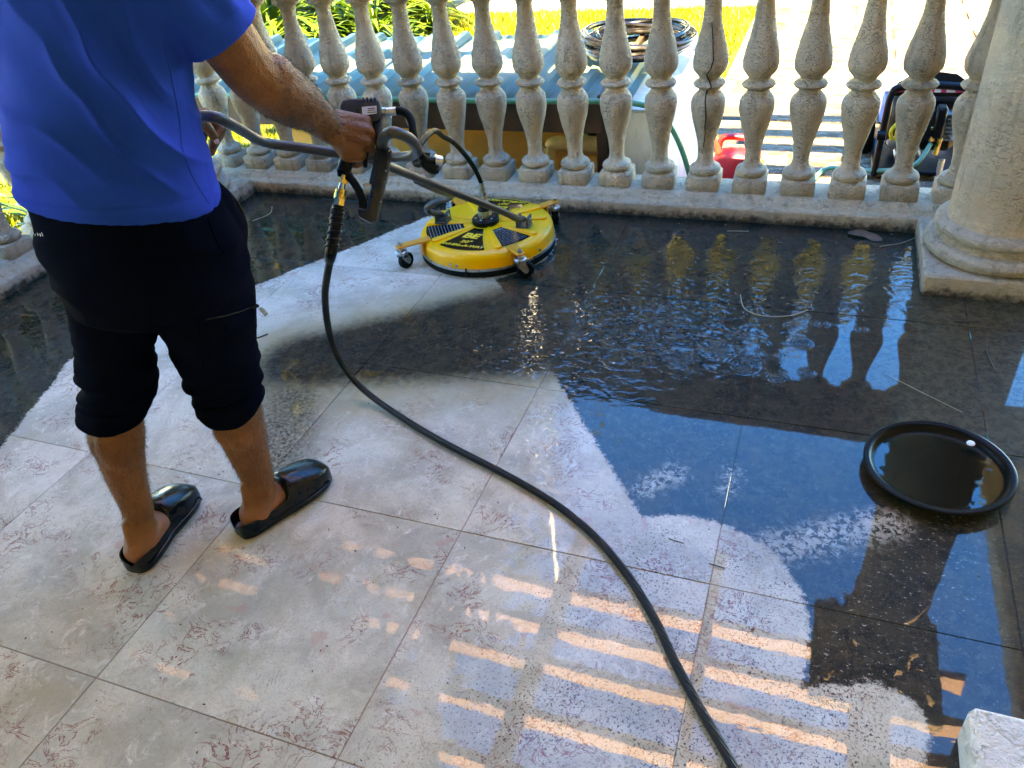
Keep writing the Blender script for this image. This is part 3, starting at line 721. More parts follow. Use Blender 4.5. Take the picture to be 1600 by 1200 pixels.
# strap-leaved shrubs at the lawn's left edge
def leaf_plant(x, y, n, L, label, seed, z=GZ, mat='leaf', group='strap leaved plants along the lawn'):
    rs = random.Random(seed); r = thing('plant', label, 'plant', (x, y, z), group)
    st = MB(); st.tube([(x, y, z-.02), (x+.02, y, z+.25*L)], [.03, .015], 8, smooth=1); st.build('stem', M['twig_dark'], r)
    big = []
    fo = MB()
    for k in range(n):
        a = rs.uniform(0, 2*math.pi); el = rs.uniform(.35, 1.35); l = L*rs.uniform(.6, 1.1); w = .026*rs.uniform(.6, 1.3)*max(L, .8); pts = []; d = Vector((math.cos(a), math.sin(a), 0)); sd_ = Vector((-d.y, d.x, 0))
        p = Vector((x+.02, y, z+.2*L*rs.random())); e = el; seg = 6
        for i in range(seg+1):
            t = i/seg; ww = w*math.sin(math.pi*min(.06+t*.94, .999))**.7
            pts += [p-sd_*ww, p+Vector((0, 0, -.25*ww)), p+sd_*ww]
            p = p+(d*math.cos(e)+Vector((0, 0, 1))*math.sin(e))*l/seg; e -= 1.9/seg*rs.uniform(.5, 1.2)
        fo.add(pts, [f for i in range(seg) for f in ((i*3, i*3+1, i*3+4, i*3+3), (i*3+1, i*3+2, i*3+5, i*3+4))])
    o = fo.build('foliage', M[mat], r, recalc=False); tag(o, kind='stuff')
    return r
pls = [(-2.35, 6.6, 1.0), (-2.9, 6.9, 1.3), (-3.4, 6.4, 1.4), (-3.9, 7.1, 1.5), (-2.8, 7.9, 1.4), (-4.5, 6.3, 1.5), (-3.5, 8.4, 1.7), (-4.6, 7.8, 1.7), (-3.0, 5.6, .9), (-5.3, 6.9, 1.7), (-5.3, 8.3, 1.8), (-3.7, 5.3, 1.0), (-2.15, 7.5, .8)]
where = ['nearest the lawn', 'behind the nearest one', 'beside the long roof edge', 'in the middle of the bed', 'by the far kerb', 'left in the bed', 'at the back of the bed', 'tall at the back left', 'low just beyond the roof', 'dark far left', 'tallest far left', 'short near the left roof corner', 'small at the lawn corner']
for i, (x, y, L) in enumerate(pls): leaf_plant(x, y, 95, L*.85, 'bushy green strap leaved plant in the lawn bed, '+where[i], 20+i)
for i, (x, y, L) in enumerate([(-1.95, 1.75, .5), (-2.2, 2.4, .7), (-2.5, 1.2, .6), (-2.9, 2.0, .9), (-2.3, 3.2, .7)]):
    leaf_plant(x, y, 30, L, 'strap leaved plant beyond the left side balustrade, '+['smallest, close to it', 'next to the far column', 'nearest the camera', 'tallest and furthest out', 'beside the corrugated roof'][i], 60+i, group='plants beyond the side balustrade')

# far balustrade with pool behind
far = thing('balustrade', 'distant pale balustrade at the far edge of the lawn before blue pool', 'balustrade', (-1.5, 8.5, GZ))
MB().box((-1.0, 8.50, GZ+.05), (5.0, .30, .20), .01).build('plinth', M['stone_far'], far, smooth=False)
MB().box((-1.0, 8.50, GZ+.98), (5.0, .26, .16), .02).build('handrail', M['stone_far'], far, smooth=False)
fm = baluster_mesh(9); fm.materials[0] = M['stone_far']
for k in range(20):
    o = bpy.data.objects.new('baluster', fm); col.objects.link(o); o.parent = far; o.location = (-2.0+k*.24, 0, .05+.05)
    o.scale = (1.25, 1.25, .88)
MB().box((-2.62, 8.50, GZ+.55), (.4, .4, 1.1), .02).build('pedestal', M['stone'], far, smooth=False)
sheet('pool_water', -8, 3.5, 8.7, 16, GZ+.06, M['pool'])
# unseen white pole, added so its mirror image streaks the wet floor
pole = thing('streak_pole', 'unseen tall white pole added beyond the balustrade for the bright streak mirrored in the wet tiles', 'pole', (-2.43, 10.45, GZ))
MB().cyl((-2.43, 10.45, GZ-.1), (-2.43, 10.45, 13.), .075, 16, r2=.05).build('shaft', M['post_white'], pole)
MB().lathe([(.14, GZ), (.14, GZ+.06), (.09, GZ+.10)], 20, (-2.43, 10.45, 0)).build('foot', M['metal_pole'], pole)
# trees on the far side (mirrored in the floor)
def tree(x, y, H, r0, label, seed, n=7500, mat='leaf_tree'):
    rs = np.random.default_rng(seed); rr = random.Random(seed); t = thing('tree', label, 'tree', (x, y, GZ), 'trees beyond the pool')
    tb = MB(); top = H*.55
    tb.tube([(x, y, GZ-.1), (x+.1, y, H*.25), (x-.05, y+.1, top)], [.2, .15, .09], 10, smooth=4); cents = []
    for k in range(16):
        a = rr.uniform(0, 6.28); h = (.34+.64*(k+rr.random())/16)*H; q = r0*rr.uniform(.3, 1.); c = Vector((x+q*math.cos(a), y+q*math.sin(a), h)); cents.append(c)
        tb.tube([(x, y, H*rr.uniform(.3, .5)), ((x+c.x)/2, (y+c.y)/2, c.z*.8), tuple(c)], [.07, .05, .02], 6, smooth=3)
    tb.build('trunk', M['twig_dark'], t)
    C = np.array(cents)[rs.integers(0, 16, n)]; P = C+rs.normal(0, 1, (n, 3))*np.array([.55, .55, .42])*r0*.62
    a = rs.normal(0, 1, (n, 3)); a /= np.linalg.norm(a, axis=1)[:, None]; b_ = np.cross(a, rs.normal(0, 1, (n, 3))); b_ /= np.linalg.norm(b_, axis=1)[:, None]
    s = .22*rs.uniform(.6, 1.4, n)[:, None]
    V = np.stack([P-a*s, P+b_*s*.45, P+a*s, P-b_*s*.45], 1).reshape(-1, 3)-np.array([x, y, GZ]); me = bpy.data.meshes.new('crown')
    me.from_pydata(V.tolist(), [], np.arange(4*n).reshape(-1, 4).tolist()); me.update(); link_mesh('crown', me, M[mat], t)
for i, (x, y, H, r0) in enumerate([(-5.7, 10.6, 12.6, 2.1), (-1.7, 18.5, 9.2, 2.6), (1.4, 19, 8.2, 2.2), (-7.4, 8.8, 14., 3.0), (-9.6, 5.8, 14., 3.0), (-10.5, 1.6, 13., 3.0), (-7.3, 11.4, 13.5, 3.2), (-9.9, 8.9, 13.5, 3.2), (.75, 14.9, 7.3, 2.0), (-1.9, 14.2, 7.6, 2.0), (3.3, 15.4, 5.6, 1.7)]):
    tree(x, y, H, r0, ['tall tree at the left of the streak pole', 'broad tree beyond the pool behind the corrugated roof', 'slim tree beyond the drive', 'tall tree behind the plant bed', 'tree beyond the plant bed on the left', 'tree far left of the side balustrade', 'tall tree set back between the streak pole and the plant bed', 'tall tree set back beyond the plant bed', 'tree just beyond the pool, right of the streak pole', 'leafy tree just beyond the pool near the streak pole', 'small tree beyond the drive in line with the fuel can'][i], 100+i)

# ================================================================== ON THE TERRACE
# ------------------------------------------------------------------ floor cleaner
DC = Vector((.695, 2.07, 0))
cl = thing('surface_cleaner', 'round yellow rotary floor cleaner with grey handle and orange caster arms', 'floor cleaner', tuple(DC))
hp = [(.004, .104), (.05, .104), (.12, .1035), (.225, .100), (.250, .094), (.262, .083), (.267, .068), (.268, .040), (.266, .036), (.25, .036)]
MB().lathe(smooth_prof(hp, 3), 72, DC, caps=False).build('housing', M['yellow'], cl, angle=60)
MB().lathe([(.2665, .027), (.2715, .027), (.2715, .037), (.2665, .037)], 72, DC, caps=False).build('clamp_band', M['steel'], cl, angle=30)
sk = []
for k in range(96):
    sk.append(k)
MB().lathe([(.262, .030), (.2695, .030), (.2705, .004), (.264, .002), (.255, .004)], 96, DC, caps=False).build('brush_skirt', M['rubber'], cl)
MB().box(DC+Vector((.018, -.2712, .026)), (.006, .008, .03), .001).build('band_clip', M['black'], cl, smooth=False)
for a in (-100, -94, -20, 60, 150, 190):
    d = Vector((math.cos(R(a)), math.sin(R(a)), 0)); MB().cyl(DC+d*.266+Vector((0, 0, .05)), DC+d*.2715+Vector((0, 0, .05)), .0055, 10).build('rivet', M['steel'], cl)
# raised radial ribs between the label panels
for a in (-128, -57, -170, -15, 20, 52, 128, 165, 90-50+6):
    d = Vector((math.cos(R(a)), math.sin(R(a)), 0)); b = MB()
    b.prism([(.055, -.008), (.235, -.015), (.245, 0), (.235, .015), (.055, .008)], DC+Vector((0, 0, .103)), d, Vector((-d.y, d.x, 0)), .012, .005); b.build('rib', M['yellow'], cl, angle=60)
def disc_z(r): 
    for (r0, z0), (r1, z1) in zip(hp[:-1], hp[1:]):
        if r0 <= r <= r1: return z0+(z1-z0)*(r-r0)/(r1-r0)
    return .1
def wedge(a0, a1, r0, r1, inset=.0):
    pts = []; n = 10
    vs = []
    for i in range(n+1):
        a = R(a0+(a1-a0)*i/n)
        # straight inner edge between the two inner corners, curved outer edge
        ai = R(a0+(a1-a0)*(.12+.76*i/n))
        for j in range(7):
            t = j/6; r = r0+(r1-r0)*t; aa = ai*(1-t)+a*t; vs.append((DC.x+r*math.cos(aa), DC.y+r*math.sin(aa), disc_z(r)+.0022))
    fs = [(i*7+j, i*7+j+1, i*7+j+8, i*7+j+7) for i in range(n) for j in range(6)]
    return MB().add(vs, fs)
def text_mesh(txt, size, o, ax, ay, mat, parent, name='lettering', shear=.0, offset=.0, align='CENTER', xs=1.):
    cu_ = bpy.data.curves.new('lettering', 'FONT'); cu_.body = txt; cu_.size = size; cu_.align_x = align; cu_.align_y = 'CENTER'; cu_.shear = shear; cu_.offset = offset; cu_.extrude = .0003; cu_.resolution_u = 3
    tmp = bpy.data.objects.new('tmp_text', cu_); col.objects.link(tmp); dg = bpy.context.evaluated_depsgraph_get(); dg.update()
    me = bpy.data.meshes.new_from_object(tmp.evaluated_get(dg)); bpy.data.objects.remove(tmp)
    ax = Vector(ax).normalized(); ay = Vector(ay); ay = (ay-ax*ay.dot(ax)).normalized(); an = ax.cross(ay); off = origin_of(parent)
    for v in me.vertices: v.co = Vector(o)+ax*v.co.x*xs+ay*v.co.y+an*v.co.z-off
    me.materials.clear(); me.update(); return link_mesh(name, me, mat, parent)
def label_wedge(a0, a1, r0, r1): return wedge(a0, a1, r0, r1).build('label', M['label'], cl, recalc=False)
def brand_label(am, flip=False):
    lb = label_wedge(am-24, am+24, .065, .236)
    d = Vector((math.cos(R(am)), math.sin(R(am)), 0)); tx = Vector((-d.y, d.x, 0)); ty = -d
    z = lambda r: Vector((0, 0, disc_z(r)+.0035))
    text_mesh('BE', .054, DC+d*.132+z(.132), tx, ty, M['label_yellow'], lb, shear=.15, offset=.0024, xs=1.15)
    text_mesh('20"', .027, DC+d*.178+z(.178), tx, ty, M['label_yellow'], lb, shear=.18, offset=.0008, xs=1.25)
    text_mesh('WHIRL-A-WAY', .0215, DC+d*.208+z(.208), tx, ty, M['label_yellow'], lb, shear=.2, offset=.0010, xs=1.22)
    b = MB()
    q = DC+d*.20+tx*.078+z(.20); b.box(q, (.002, .03, .0006), rot=None); b.build('print_line', M['label_print'], lb, smooth=False)
brand_label(-94); brand_label(86)
def info_label(a0, a1, r0, r1, rows, along):
    lb = label_wedge(a0, a1, r0, r1); b = MB(); am = R((a0+a1)/2); d = Vector((math.cos(am), math.sin(am), 0)); tx = Vector((-d.y, d.x, 0)); rs = random.Random(int(a0))
    for k in range(rows):
        r = r0+.014+(r1-r0-.028)*k/(rows-1); hw = r*math.tan(R((a1-a0)/2))*.80; x = -hw
        while x < hw-.004:
            w = rs.uniform(.008, .022); w = min(w, hw-x)
            c = DC+d*r+tx*(x+w/2)+Vector((0, 0, disc_z(r)+.0031))
            rot = Matrix((tx, -d, Vector((0, 0, 1)))).transposed(); b.box(c, (w, .0024 if k else .006, .0005), rot=rot); x += w+.004
    o = b.build('fine_print', M['label_print'], lb, smooth=False); tag(o, kind='stuff')
info_label(-165, -131, .09, .240, 11, 0); info_label(-55, -21, .085, .232, 12, 0)
lbs = MB(); d = Vector((math.cos(R(60)), math.sin(R(60)), 0)); lbs.box(DC+d*.185+Vector((0, 0, .1035)), (.065, .022, .001), rot=Matrix.Rotation(R(-42), 3, 'Z')); lbs.build('small_label', M['label'], cl, smooth=False)
# hub, swivel and hose tail
hub = MB().lathe([(.052, .102), (.054, .108), (.054, .122), (.048, .128), (.026, .128), (.026, .165), (.022, .170), (.022, .182), (.012, .184)], 32, DC).build('hub', M['black'], cl, angle=30)
MB().lathe([(.0275, .130), (.0275, .158), (.0255, .158), (.0255, .130)], 28, DC, caps=False).build('swivel_collar', M['steel'], hub, angle=30)
MB().lathe([(.013, .180), (.017, .182), (.017, .196), (.013, .198), (.013, .236), (.010, .240)], 6, DC).build('swivel_fitting', M['steel'], hub, angle=30)
for a in (-95, -30, 60, 150, 215):
    d = Vector((math.cos(R(a)), math.sin(R(a)), 0)); MB().cyl(DC+d*.040+Vector((0, 0, .127)), DC+d*.040+Vector((0, 0, .131)), .005, 6).build('bolt', M['steel'], hub)
# caster arms
for (dx, dy, wa) in ((-.262, -.245, 70), (.222, -.222, 20), (.208, .24, 110), (-.262, .25, 160)):
    v = Vector((dx, dy, 0)); L = v.length; d = v.normalized(); t = Vector((-d.y, d.x, 0))
    b = MB(); b.prism([(.235, -.021), (L+.012, -.017), (L+.020, 0), (L+.012, .017), (.235, .021)], DC+Vector((0, 0, .098)), d, t, .007, .002)
    arm = b.build('caster_arm', M['orange'], cl, angle=40)
    b = MB(); rot = Matrix((d, t, Vector((0, 0, 1)))).transposed(); b.box(DC+d*.274+Vector((0, 0, .070)), (.007, .040, .058), .001, rot=rot); b.build('arm_bracket', M['orange'], arm, smooth=False)
    c = DC+v
    b = MB(); b.cyl(c+Vector((0, 0, .100)), c+Vector((0, 0, .112)), .010, 6); b.build('bolt', M['steel'], arm, smooth=False)
    w = Vector((math.cos(R(wa)), math.sin(R(wa)), 0)); ax = Vector((-w.y, w.x, 0)); wc = c+w*.016+Vector((0, 0, .0325))
    wh = MB(); wh.lathe([(.012, -.013), (.028, -.0135), (.0325, -.008), (.0325, .008), (.028, .0135), (.012, .013)], 28, wc, ax.to_track_quat('Z', 'Y').to_matrix())
    wheel = wh.build('caster_wheel', M['rubber'], arm, angle=35)
    fk = MB(); fk.lathe([(.020, .0815), (.024, .077), (.024, .068), (.020, .064), (.010, .064)], 20, c); fk.cyl(c+Vector((0, 0, .08)), c+Vector((0, 0, .094)), .008, 10)
    for s_ in (-1, 1):
        fk.prism([(-.014, .068), (.018, .068), (.030, .034), (.022, .022), (.012, .022), (-.010, .050)], c+ax*s_*.0165, w, (0, 0, 1), .0022, 0)
    fk.cyl(wc-ax*.019, wc+ax*.019, .005, 8); fk.build('caster_fork', M['steel'], arm, angle=35)
# handle brackets and tubes
for (x, y) in ((.520, 2.045), (.862, 2.055)):
    b = MB(); b.box((x, y, .109), (.055, .052, .008), .002); 
    for s_ in (-1, 1): b.box((x+s_*.021, y, .128), (.009, .050, .044), .003)
    br = b.build('handle_bracket', M['grey_tube'], cl, smooth=False)
    MB().cyl((x-.03, y, .136), (x+.03, y, .136), .006, 10).build('bolt', M['steel'], br)
TR = .0125
hr = [(.862, 2.05, .138), (.864, 1.98, .172), (.862, 1.90, .228), (.850, 1.80, .296), (.832, 1.70, .365), (.816, 1.60, .432), (.806, 1.42, .548), (.804, 1.26, .648), (.808, 1.13, .728)]
MB().tube(hr, TR, 14, smooth=5).build('handle_tube', M['grey_tube'], cl)
hl = [(.520, 2.04, .138), (.518, 1.99, .165), (.522, 1.935, .20), (.540, 1.90, .232), (.575, 1.895, .255), (.64, 1.885, .282), (.70, 1.80, .335), (.75, 1.66, .405), (.785, 1.52, .48), (.795, 1.40, .556)]
MB().tube(hl, TR, 14, smooth=5).build('handle_tube', M['grey_tube'], cl)
hb = [(.418, 1.000, .815), (.500, .922, .862), (.575, .848, .908), (.622, .808, .934), (.655, .812, .932), (.656, .842, .912), (.621, .925, .862), (.595, 1.000, .813), (.604, 1.045, .786), (.676, 1.076, .766), (.744, 1.105, .746), (.834, 1.125, .734), (.900, 1.125, .734), (.965, 1.098, .751), (1.012, 1.040, .788), (1.045, .965, .836), (1.052, .918, .866), (1.040, .898, .879), (1.012, .915, .868), (.972, .962, .838), (.925, 1.030, .794), (.900, 1.062, .774)]
MB().tube(hb, TR, 14, smooth=6).build('handlebar', M['grey_tube'], cl)
MB().tube([(.405, 1.012, .807), (.45, .970, .834), (.505, .918, .865), (.528, .895, .879)], [.017, .018, .018, .016], 14, smooth=3).build('grip', M['black'], cl)
for (x, y, z) in ((.806, 1.42, .56), (.805, 1.36, .60)):
    MB().cyl((x, y, z), (x+.004, y-.006, z+.006), .006, 8).build('rivet', M['steel'], cl)
# ------------------------------------------------------------------ spray gun (planar body clamped to the handlebar)
GO = Vector((.894, 1.010, .798))
gax = Vector(cr); gay = Vector(cu); gax.normalize(); gay.normalize()
gun = thing('spray_gun', 'black high pressure trigger gun held in the right hand of the man', 'spray gun', tuple(GO))
SC = .001518
gn = gax.cross(gay)
def gp(x, y, d=0): return GO+gax*((x-573)*SC)+gay*((232-y)*SC)+gn*d
def gout(L): return [((x-573)*SC, (232-y)*SC) for x, y in L]
head = [(534, 190), (533, 170), (538, 161), (548, 158), (588, 157), (595, 160), (597, 168), (598, 188), (594, 194), (560, 197), (545, 196)]
MB().prism(gout(head), GO, gax, gay, .040, .007).build('gun_head', M['black_grey'] if 'black_grey' in M else simple('charcoal_plastic', (.004, .0052, .0075), .45), gun, angle=60)
ch = bpy.data.materials['charcoal_plastic']
MB().prism(gout([(592, 186), (598, 190), (600, 224), (594, 262), (585, 290), (577, 288), (583, 262), (588, 230), (587, 205), (582, 197)]), GO, gax, gay, .026, .005).build('trigger_guard', ch, gun, angle=60)
MB().prism(gout([(594, 224), (606, 226), (612, 234), (611, 246), (603, 284), (592, 330), (589, 345), (580, 349), (562, 340), (557, 330), (563, 326), (574, 330), (577, 312), (585, 280)]), GO, gax, gay, .034, .007).build('lower_guard', simple('blue_black_plastic', (.0022, .004, .0085), .3), gun, angle=60)
MB().prism(gout([(527, 264), (547, 266), (560, 284), (568, 298), (575, 318), (574, 334), (562, 330), (560, 316), (555, 300), (545, 284), (528, 276)]), GO, gax, gay, .020, .004).build('guard_loop', M['black'], gun, angle=60)
MB().prism(gout([(566, 287), (582, 286), (580, 292), (570, 293)]), GO, gax, gay, .008, .001).build('trigger_link', M['steel'], gun, smooth=False)
MB().tube([gp(566, 190, -.0), gp(562, 205), gp(552, 225), gp(543, 248), gp(537, 268)], [.017, .0165, .0165, .0165, .0175], 14).build('grip', M['black'], gun)
MB().tube([gp(584, 196), gp(578, 215), gp(572, 240), gp(571, 262)], [.007, .006, .006, .005], 10).build('trigger', M['black'], gun)
lb = MB().prism(gout([(568, 172), (591, 170), (591, 182), (569, 185)]), GO+gn*.0205, gax, gay, .001).build('label', M['white_paper'], gun, smooth=False)
for k, (y, x0, x1) in enumerate([(174, 578, 589), (177, 577, 588), (180, 577, 590)]):
    MB().prism(gout([(x0, y), (x1, y-.7), (x1, y+.2), (x0, y+.9)]), GO+gn*.0212, gax, gay, .0006).build('print_line', M['label'], lb, smooth=False)
for k in range(4):
    MB().prism(gout([(561, 172+k*3.6), (566, 171.6+k*3.6), (566, 173.2+k*3.6), (561, 173.6+k*3.6)]), GO+gn*.0203, gax, gay, .001).build('vent_slot', M['label'], gun, smooth=False)
for k in range(4):
    MB().prism(gout([(569+6*k, 157), (571+6*k, 157), (572+6*k, 164), (570+6*k, 164)]), GO+gn*.0203, gax, gay, .0012).build('top_notch', M['label'], gun, smooth=False)
for (x, y) in ((610, 239), (605, 270), (597, 318), (603, 287)):
    MB().lathe([(.0022, 0), (.0012, .002)], 8, gp(x, y, .017), gn.to_track_quat('Z', 'Y').to_matrix()).build('water_drop', M['steel'], gun)
b = MB().cyl(gp(597, 175), gp(603, 175), .011, 6); b.build('outlet_nut', M['steel'], gun, smooth=False)
b = MB().cyl(gp(604, 175), gp(619, 173.5), .010, 16); b.build('outlet_ferrule', M['steel'], gun)
# inlet: brass quick couplers and bend restrictor
ip = [gp(537, 270), gp(536, 278)]
b = MB().cyl(gp(538.5, 275), gp(535.5, 287), .0125, 6); b.build('inlet_nut', M['brass'], gun, smooth=False)
MB().cyl(gp(535.5, 287), gp(533.5, 298), .008, 14).build('inlet_nipple', simple('plated_nipple', (.45, .6, .7), .15, 1.), gun)
b = MB().cyl(gp(533.5, 297), gp(532.5, 302), .0135, 20).cyl(gp(532.3, 303), gp(531, 311), .0145, 20); b.build('coupler_sleeve', M['brass'], gun)
MB().cyl(gp(531, 311), gp(529, 324), .0135, 6).build('coupler_nut', M['brass'], gun, smooth=False)
# short hose from gun round to the handle and a second one up to the swivel
g_end = gp(618, 173.5)
wh1 = [g_end, gp(626, 173), gp(636, 178), gp(643, 190), gp(646, 210), gp(645, 235)+Vector((.0, .02, 0)), gp(642, 258)+Vector((0, .06, 0)), gp(641, 275)+Vector((0, .10, 0)), gp(648, 281)+Vector((0, .12, .0))]
tag(MB().tube(wh1, .0095, 12, smooth=6).build('whip_hose', M['rubber']), 'short black hose looping from the spray gun outlet down to the handle', 'hose')
ft = thing('hose_fitting', 'steel and black hose fitting on the handle below the loop', 'fitting', tuple(gp(650, 280)+Vector((0, .12, 0))))
MB().cyl(gp(646, 279)+Vector((0, .12, 0)), gp(655, 284)+Vector((0, .13, 0)), .013, 14).build('steel_ferrule', M['steel'], ft)
MB().tube([gp(636, 262)+Vector((0, .10, 0)), gp(634, 280)+Vector((0, .11, 0)), gp(640, 296)+Vector((0, .13, 0)), gp(646, 300)+Vector((0, .14, 0))], [.014, .016, .014, .010], 12).build('boot', M['black'], ft)
wh2 = [gp(646, 283)+Vector((0, .13, 0)), (.930, 1.17, .70), (.925, 1.20, .728), (.895, 1.32, .72), (.845, 1.47, .68), (.790, 1.62, .61), (.745, 1.78, .53), (.718, 1.92, .43), (.700, 2.02, .34), (.696, 2.066, .27), (.695, 2.07, .235)]
tag(MB().tube(wh2, .0085, 12, smooth=6).build('whip_hose', M['rubber']), 'thin black hose arching from the handle to the swivel on top of the yellow cleaner', 'hose')
MB().cyl((.695, 2.07, .236), (.696, 2.067, .272), .0125, 16).build('hose_ferrule', M['steel'], cl)
# ------------------------------------------------------------------ supply hose over the floor
hs0 = [gp(529, 324), gp(527, 336), gp(524.5, 352), gp(521, 372), gp(517.5, 395), (.817, .864, .565), (.787, .879, .515), (.741, .911, .44), (.692, .953, .33), (.662, .986, .23), (.650, 1.017, .135), (.670, 1.027, .07), (.720, 1.014, .035), (.793, .986, .018), (.892, .942, .0125), (1.0, .895, .0125), (1.085, .862, .0125), (1.262, .797, .0125), (1.405, .733, .0125), (1.525, .656, .0125), (1.623, .566, .0125), (1.701, .472, .0125), (1.768, .372, .0125), (1.826, .294, .0125), (1.905, .192, .0125), (2.0, .05, .0125), (2.12, -.15, .0125)]
sh = thing('pressure_hose', 'brown black braided pressure hose sweeping across the tiles from the gun', 'hose', (.9, .94, 0))
MB().tube(hs0, [.0096]*len(hs0), 14, smooth=7).build('braid', M['braid'], sh)
cuf = MB().tube([gp(529, 322), gp(527, 336), gp(524.5, 352), gp(521, 372), gp(517.5, 395), Vector((.822, .860, .574))], [.0145, .0155, .0150, .0145, .0140, .0125], 14, smooth=4)
cuff = cuf.build('bend_restrictor', M['black'], sh)
pr_ = [gp(528.5, 327), gp(527, 336), gp(524.5, 352), gp(521, 372), gp(518.5, 388)]
rg = MB()
hel = []
for i in range(120):
    t = i/119*4; k = min(int(t), 3); f = t-k; p = pr_[k]*(1-f)+pr_[k+1]*f; tg = (pr_[k+1]-pr_[k]).normalized(); n_ = (Vector((1, 0, 0))-tg*tg.x).normalized(); bb = tg.cross(n_); a = i/119*2*math.pi*6.5
    hel.append(p+(n_*math.cos(a)+bb*math.sin(a))*.0150)
rg.tube(hel, .0032, 6, smooth=1); rg.build('spiral', M['black'], cuff)
# ------------------------------------------------------------------ tray
tc = Vector((2.272, 1.085, 0))
tr = thing('tray', 'round black serving tray holding a little dark water, lying on the wet floor', 'tray', tuple(tc))
tp = smooth_prof([(.004, .012), (.10, .012), (.130, .0125), (.142, .017), (.150, .029), (.158, .0345), (.166, .0345), (.1695, .031), (.1675, .026), (.160, .024), (.150, .016), (.142, .006), (.12, .003), (.004, .003)], 3)
tb_ = MB().lathe(tp, 72, (0, 0, 0)); tm = tb_.mesh('tray_body', angle=60); 
to = link_mesh('dish', tm, M['tray'], tr)
wt = MB().add([tc+Vector((.1415*math.cos(2*math.pi*k/64), .1415*math.sin(2*math.pi*k/64), .0175)) for k in range(64)], [tuple(range(64))]); wt.build('water_surface', M['tray_water'], tr, recalc=False)
tag(MB().lathe([(.004, .0), (.010, .001), (.009, .004), (.003, .005)], 12, tc+Vector((.078, .100, .030))).build('pale_chip', M['white_plastic']), 'small white chip lying on the rim of the black tray', 'chip')
# ------------------------------------------------------------------ litter on the floor
def litter_leaf(x, y, L, W, ang, mat, label, z=.003, seed=0):
    b = MB(); n = 9; vs = []; d = Vector((math.cos(ang), math.sin(ang), 0)); s_ = Vector((-d.y, d.x, 0))
    for i in range(n+1):
        t = i/n; w = W*math.sin(math.pi*min(max(t, .02), .98))**.6*(1+.25*math.sin(t*9+seed)); c = Vector((x, y, z))+d*(t-.5)*L+s_*.01*math.sin(t*4+seed)
        vs += [c-s_*w+Vector((0, 0, .004*math.sin(t*6+seed))), c+Vector((0, 0, .0015)), c+s_*w+Vector((0, 0, .003+.003*math.sin(t*5)))]
    fs = [f for i in range(n) for f in ((i*3, i*3+1, i*3+4, i*3+3), (i*3+1, i*3+2, i*3+5, i*3+4))]
    return tag(b.add(vs, fs).build('dry_leaf', mat, recalc=False), label, 'leaf')
litter_leaf(2.10, 2.375, .125, .028, -.25, M['leaf_dry'], 'brown dead leaf against the balustrade foot near the column', .006)
def twig(pts, r, mat, label, name='twig'): return tag(MB().tube(pts, r, 6, smooth=4).build(name, mat), label, 'twig')
twig([(1.71, 1.86, .004), (1.735, 1.77, .004), (1.80, 1.735, .005), (1.88, 1.755, .004), (1.93, 1.80, .004)], .0016, M['twig'], 'thin pale curved stalk on the wet floor between balustrade and tray')
twig([(2.16, 1.49, .003), (2.25, 1.42, .004), (2.35, 1.35, .003)], .0009, M['twig'], 'straight pale stalk just beyond the black tray')
twig([(2.36, 1.82, .003), (2.43, 1.83, .004)], .0022, M['twig_dark'], 'short dark twig below the column plinth')
twig([(2.44, 1.74, .003), (2.437, 1.66, .003), (2.45, 1.57, .003)], .0014, M['twig_dark'], 'thin dark twig in front of the column plinth, pointing at the camera')
twig([(2.15, 2.30, .004), (2.22, 2.335, .005), (2.27, 2.39, .004)], .0013, M['twig'], 'fine pale stalk at the corner of the column plinth')
twig([(1.60, 2.345, .003), (1.68, 2.355, .003)], .0015, M['twig'], 'fine pale stalk along the foot of the balustrade')
twig([(-.50, 2.28, .003), (-.46, 2.20, .004), (-.50, 2.12, .003)], .0016, M['twig'], 'pale stalk on the dark floor beside the left column')
twig([(1.79, .655, .003), (1.825, .65, .003)], .0014, M['twig_dark'], 'short dark twig on the pale arc of cleaned tile')
twig([(1.69, .705, .002), (1.725, .70, .002)], .0010, M['twig_dark'], 'thin dark twig left of the other on the cleaned tile')
twig([(.135, 1.25, .003), (.16, 1.285, .003)], .0025, M['twig_dark'], 'tiny dark twig on the clean band beside the shorts')
fb_ = MB(); rs = random.Random(5)
for k in range(60):
    x, y = rs.uniform(.9, 2.2), rs.uniform(1.6, 2.42)
    a = rs.uniform(0, 3.1); l = rs.uniform(.004, .014); fb_.box((x, y, .0015), (l, .0016, .001), rot=Matrix.Rotation(a, 3, 'Z'))
for k in range(160):
    x, y = rs.uniform(.2, 2.4), rs.uniform(-.1, 2.2)
    a = rs.uniform(0, 3.1); l = rs.uniform(.002, .006); fb_.box((x, y, .0012), (l, .0022, .0012), rot=Matrix.Rotation(a, 3, 'Z'))
tag(fb_.build('leaf_crumbs', M['twig_dark'], smooth=False), kind='stuff')
fb_ = MB()
for k in range(45):
    x, y = rs.uniform(1.1, 2.25), rs.uniform(1.75, 2.42); a = rs.uniform(0, 3.1); fb_.box((x, y, .0015), (rs.uniform(.005, .018), .0014, .001), rot=Matrix.Rotation(a, 3, 'Z'))
tag(fb_.build('straw_crumbs', M['twig'], smooth=False), kind='stuff')
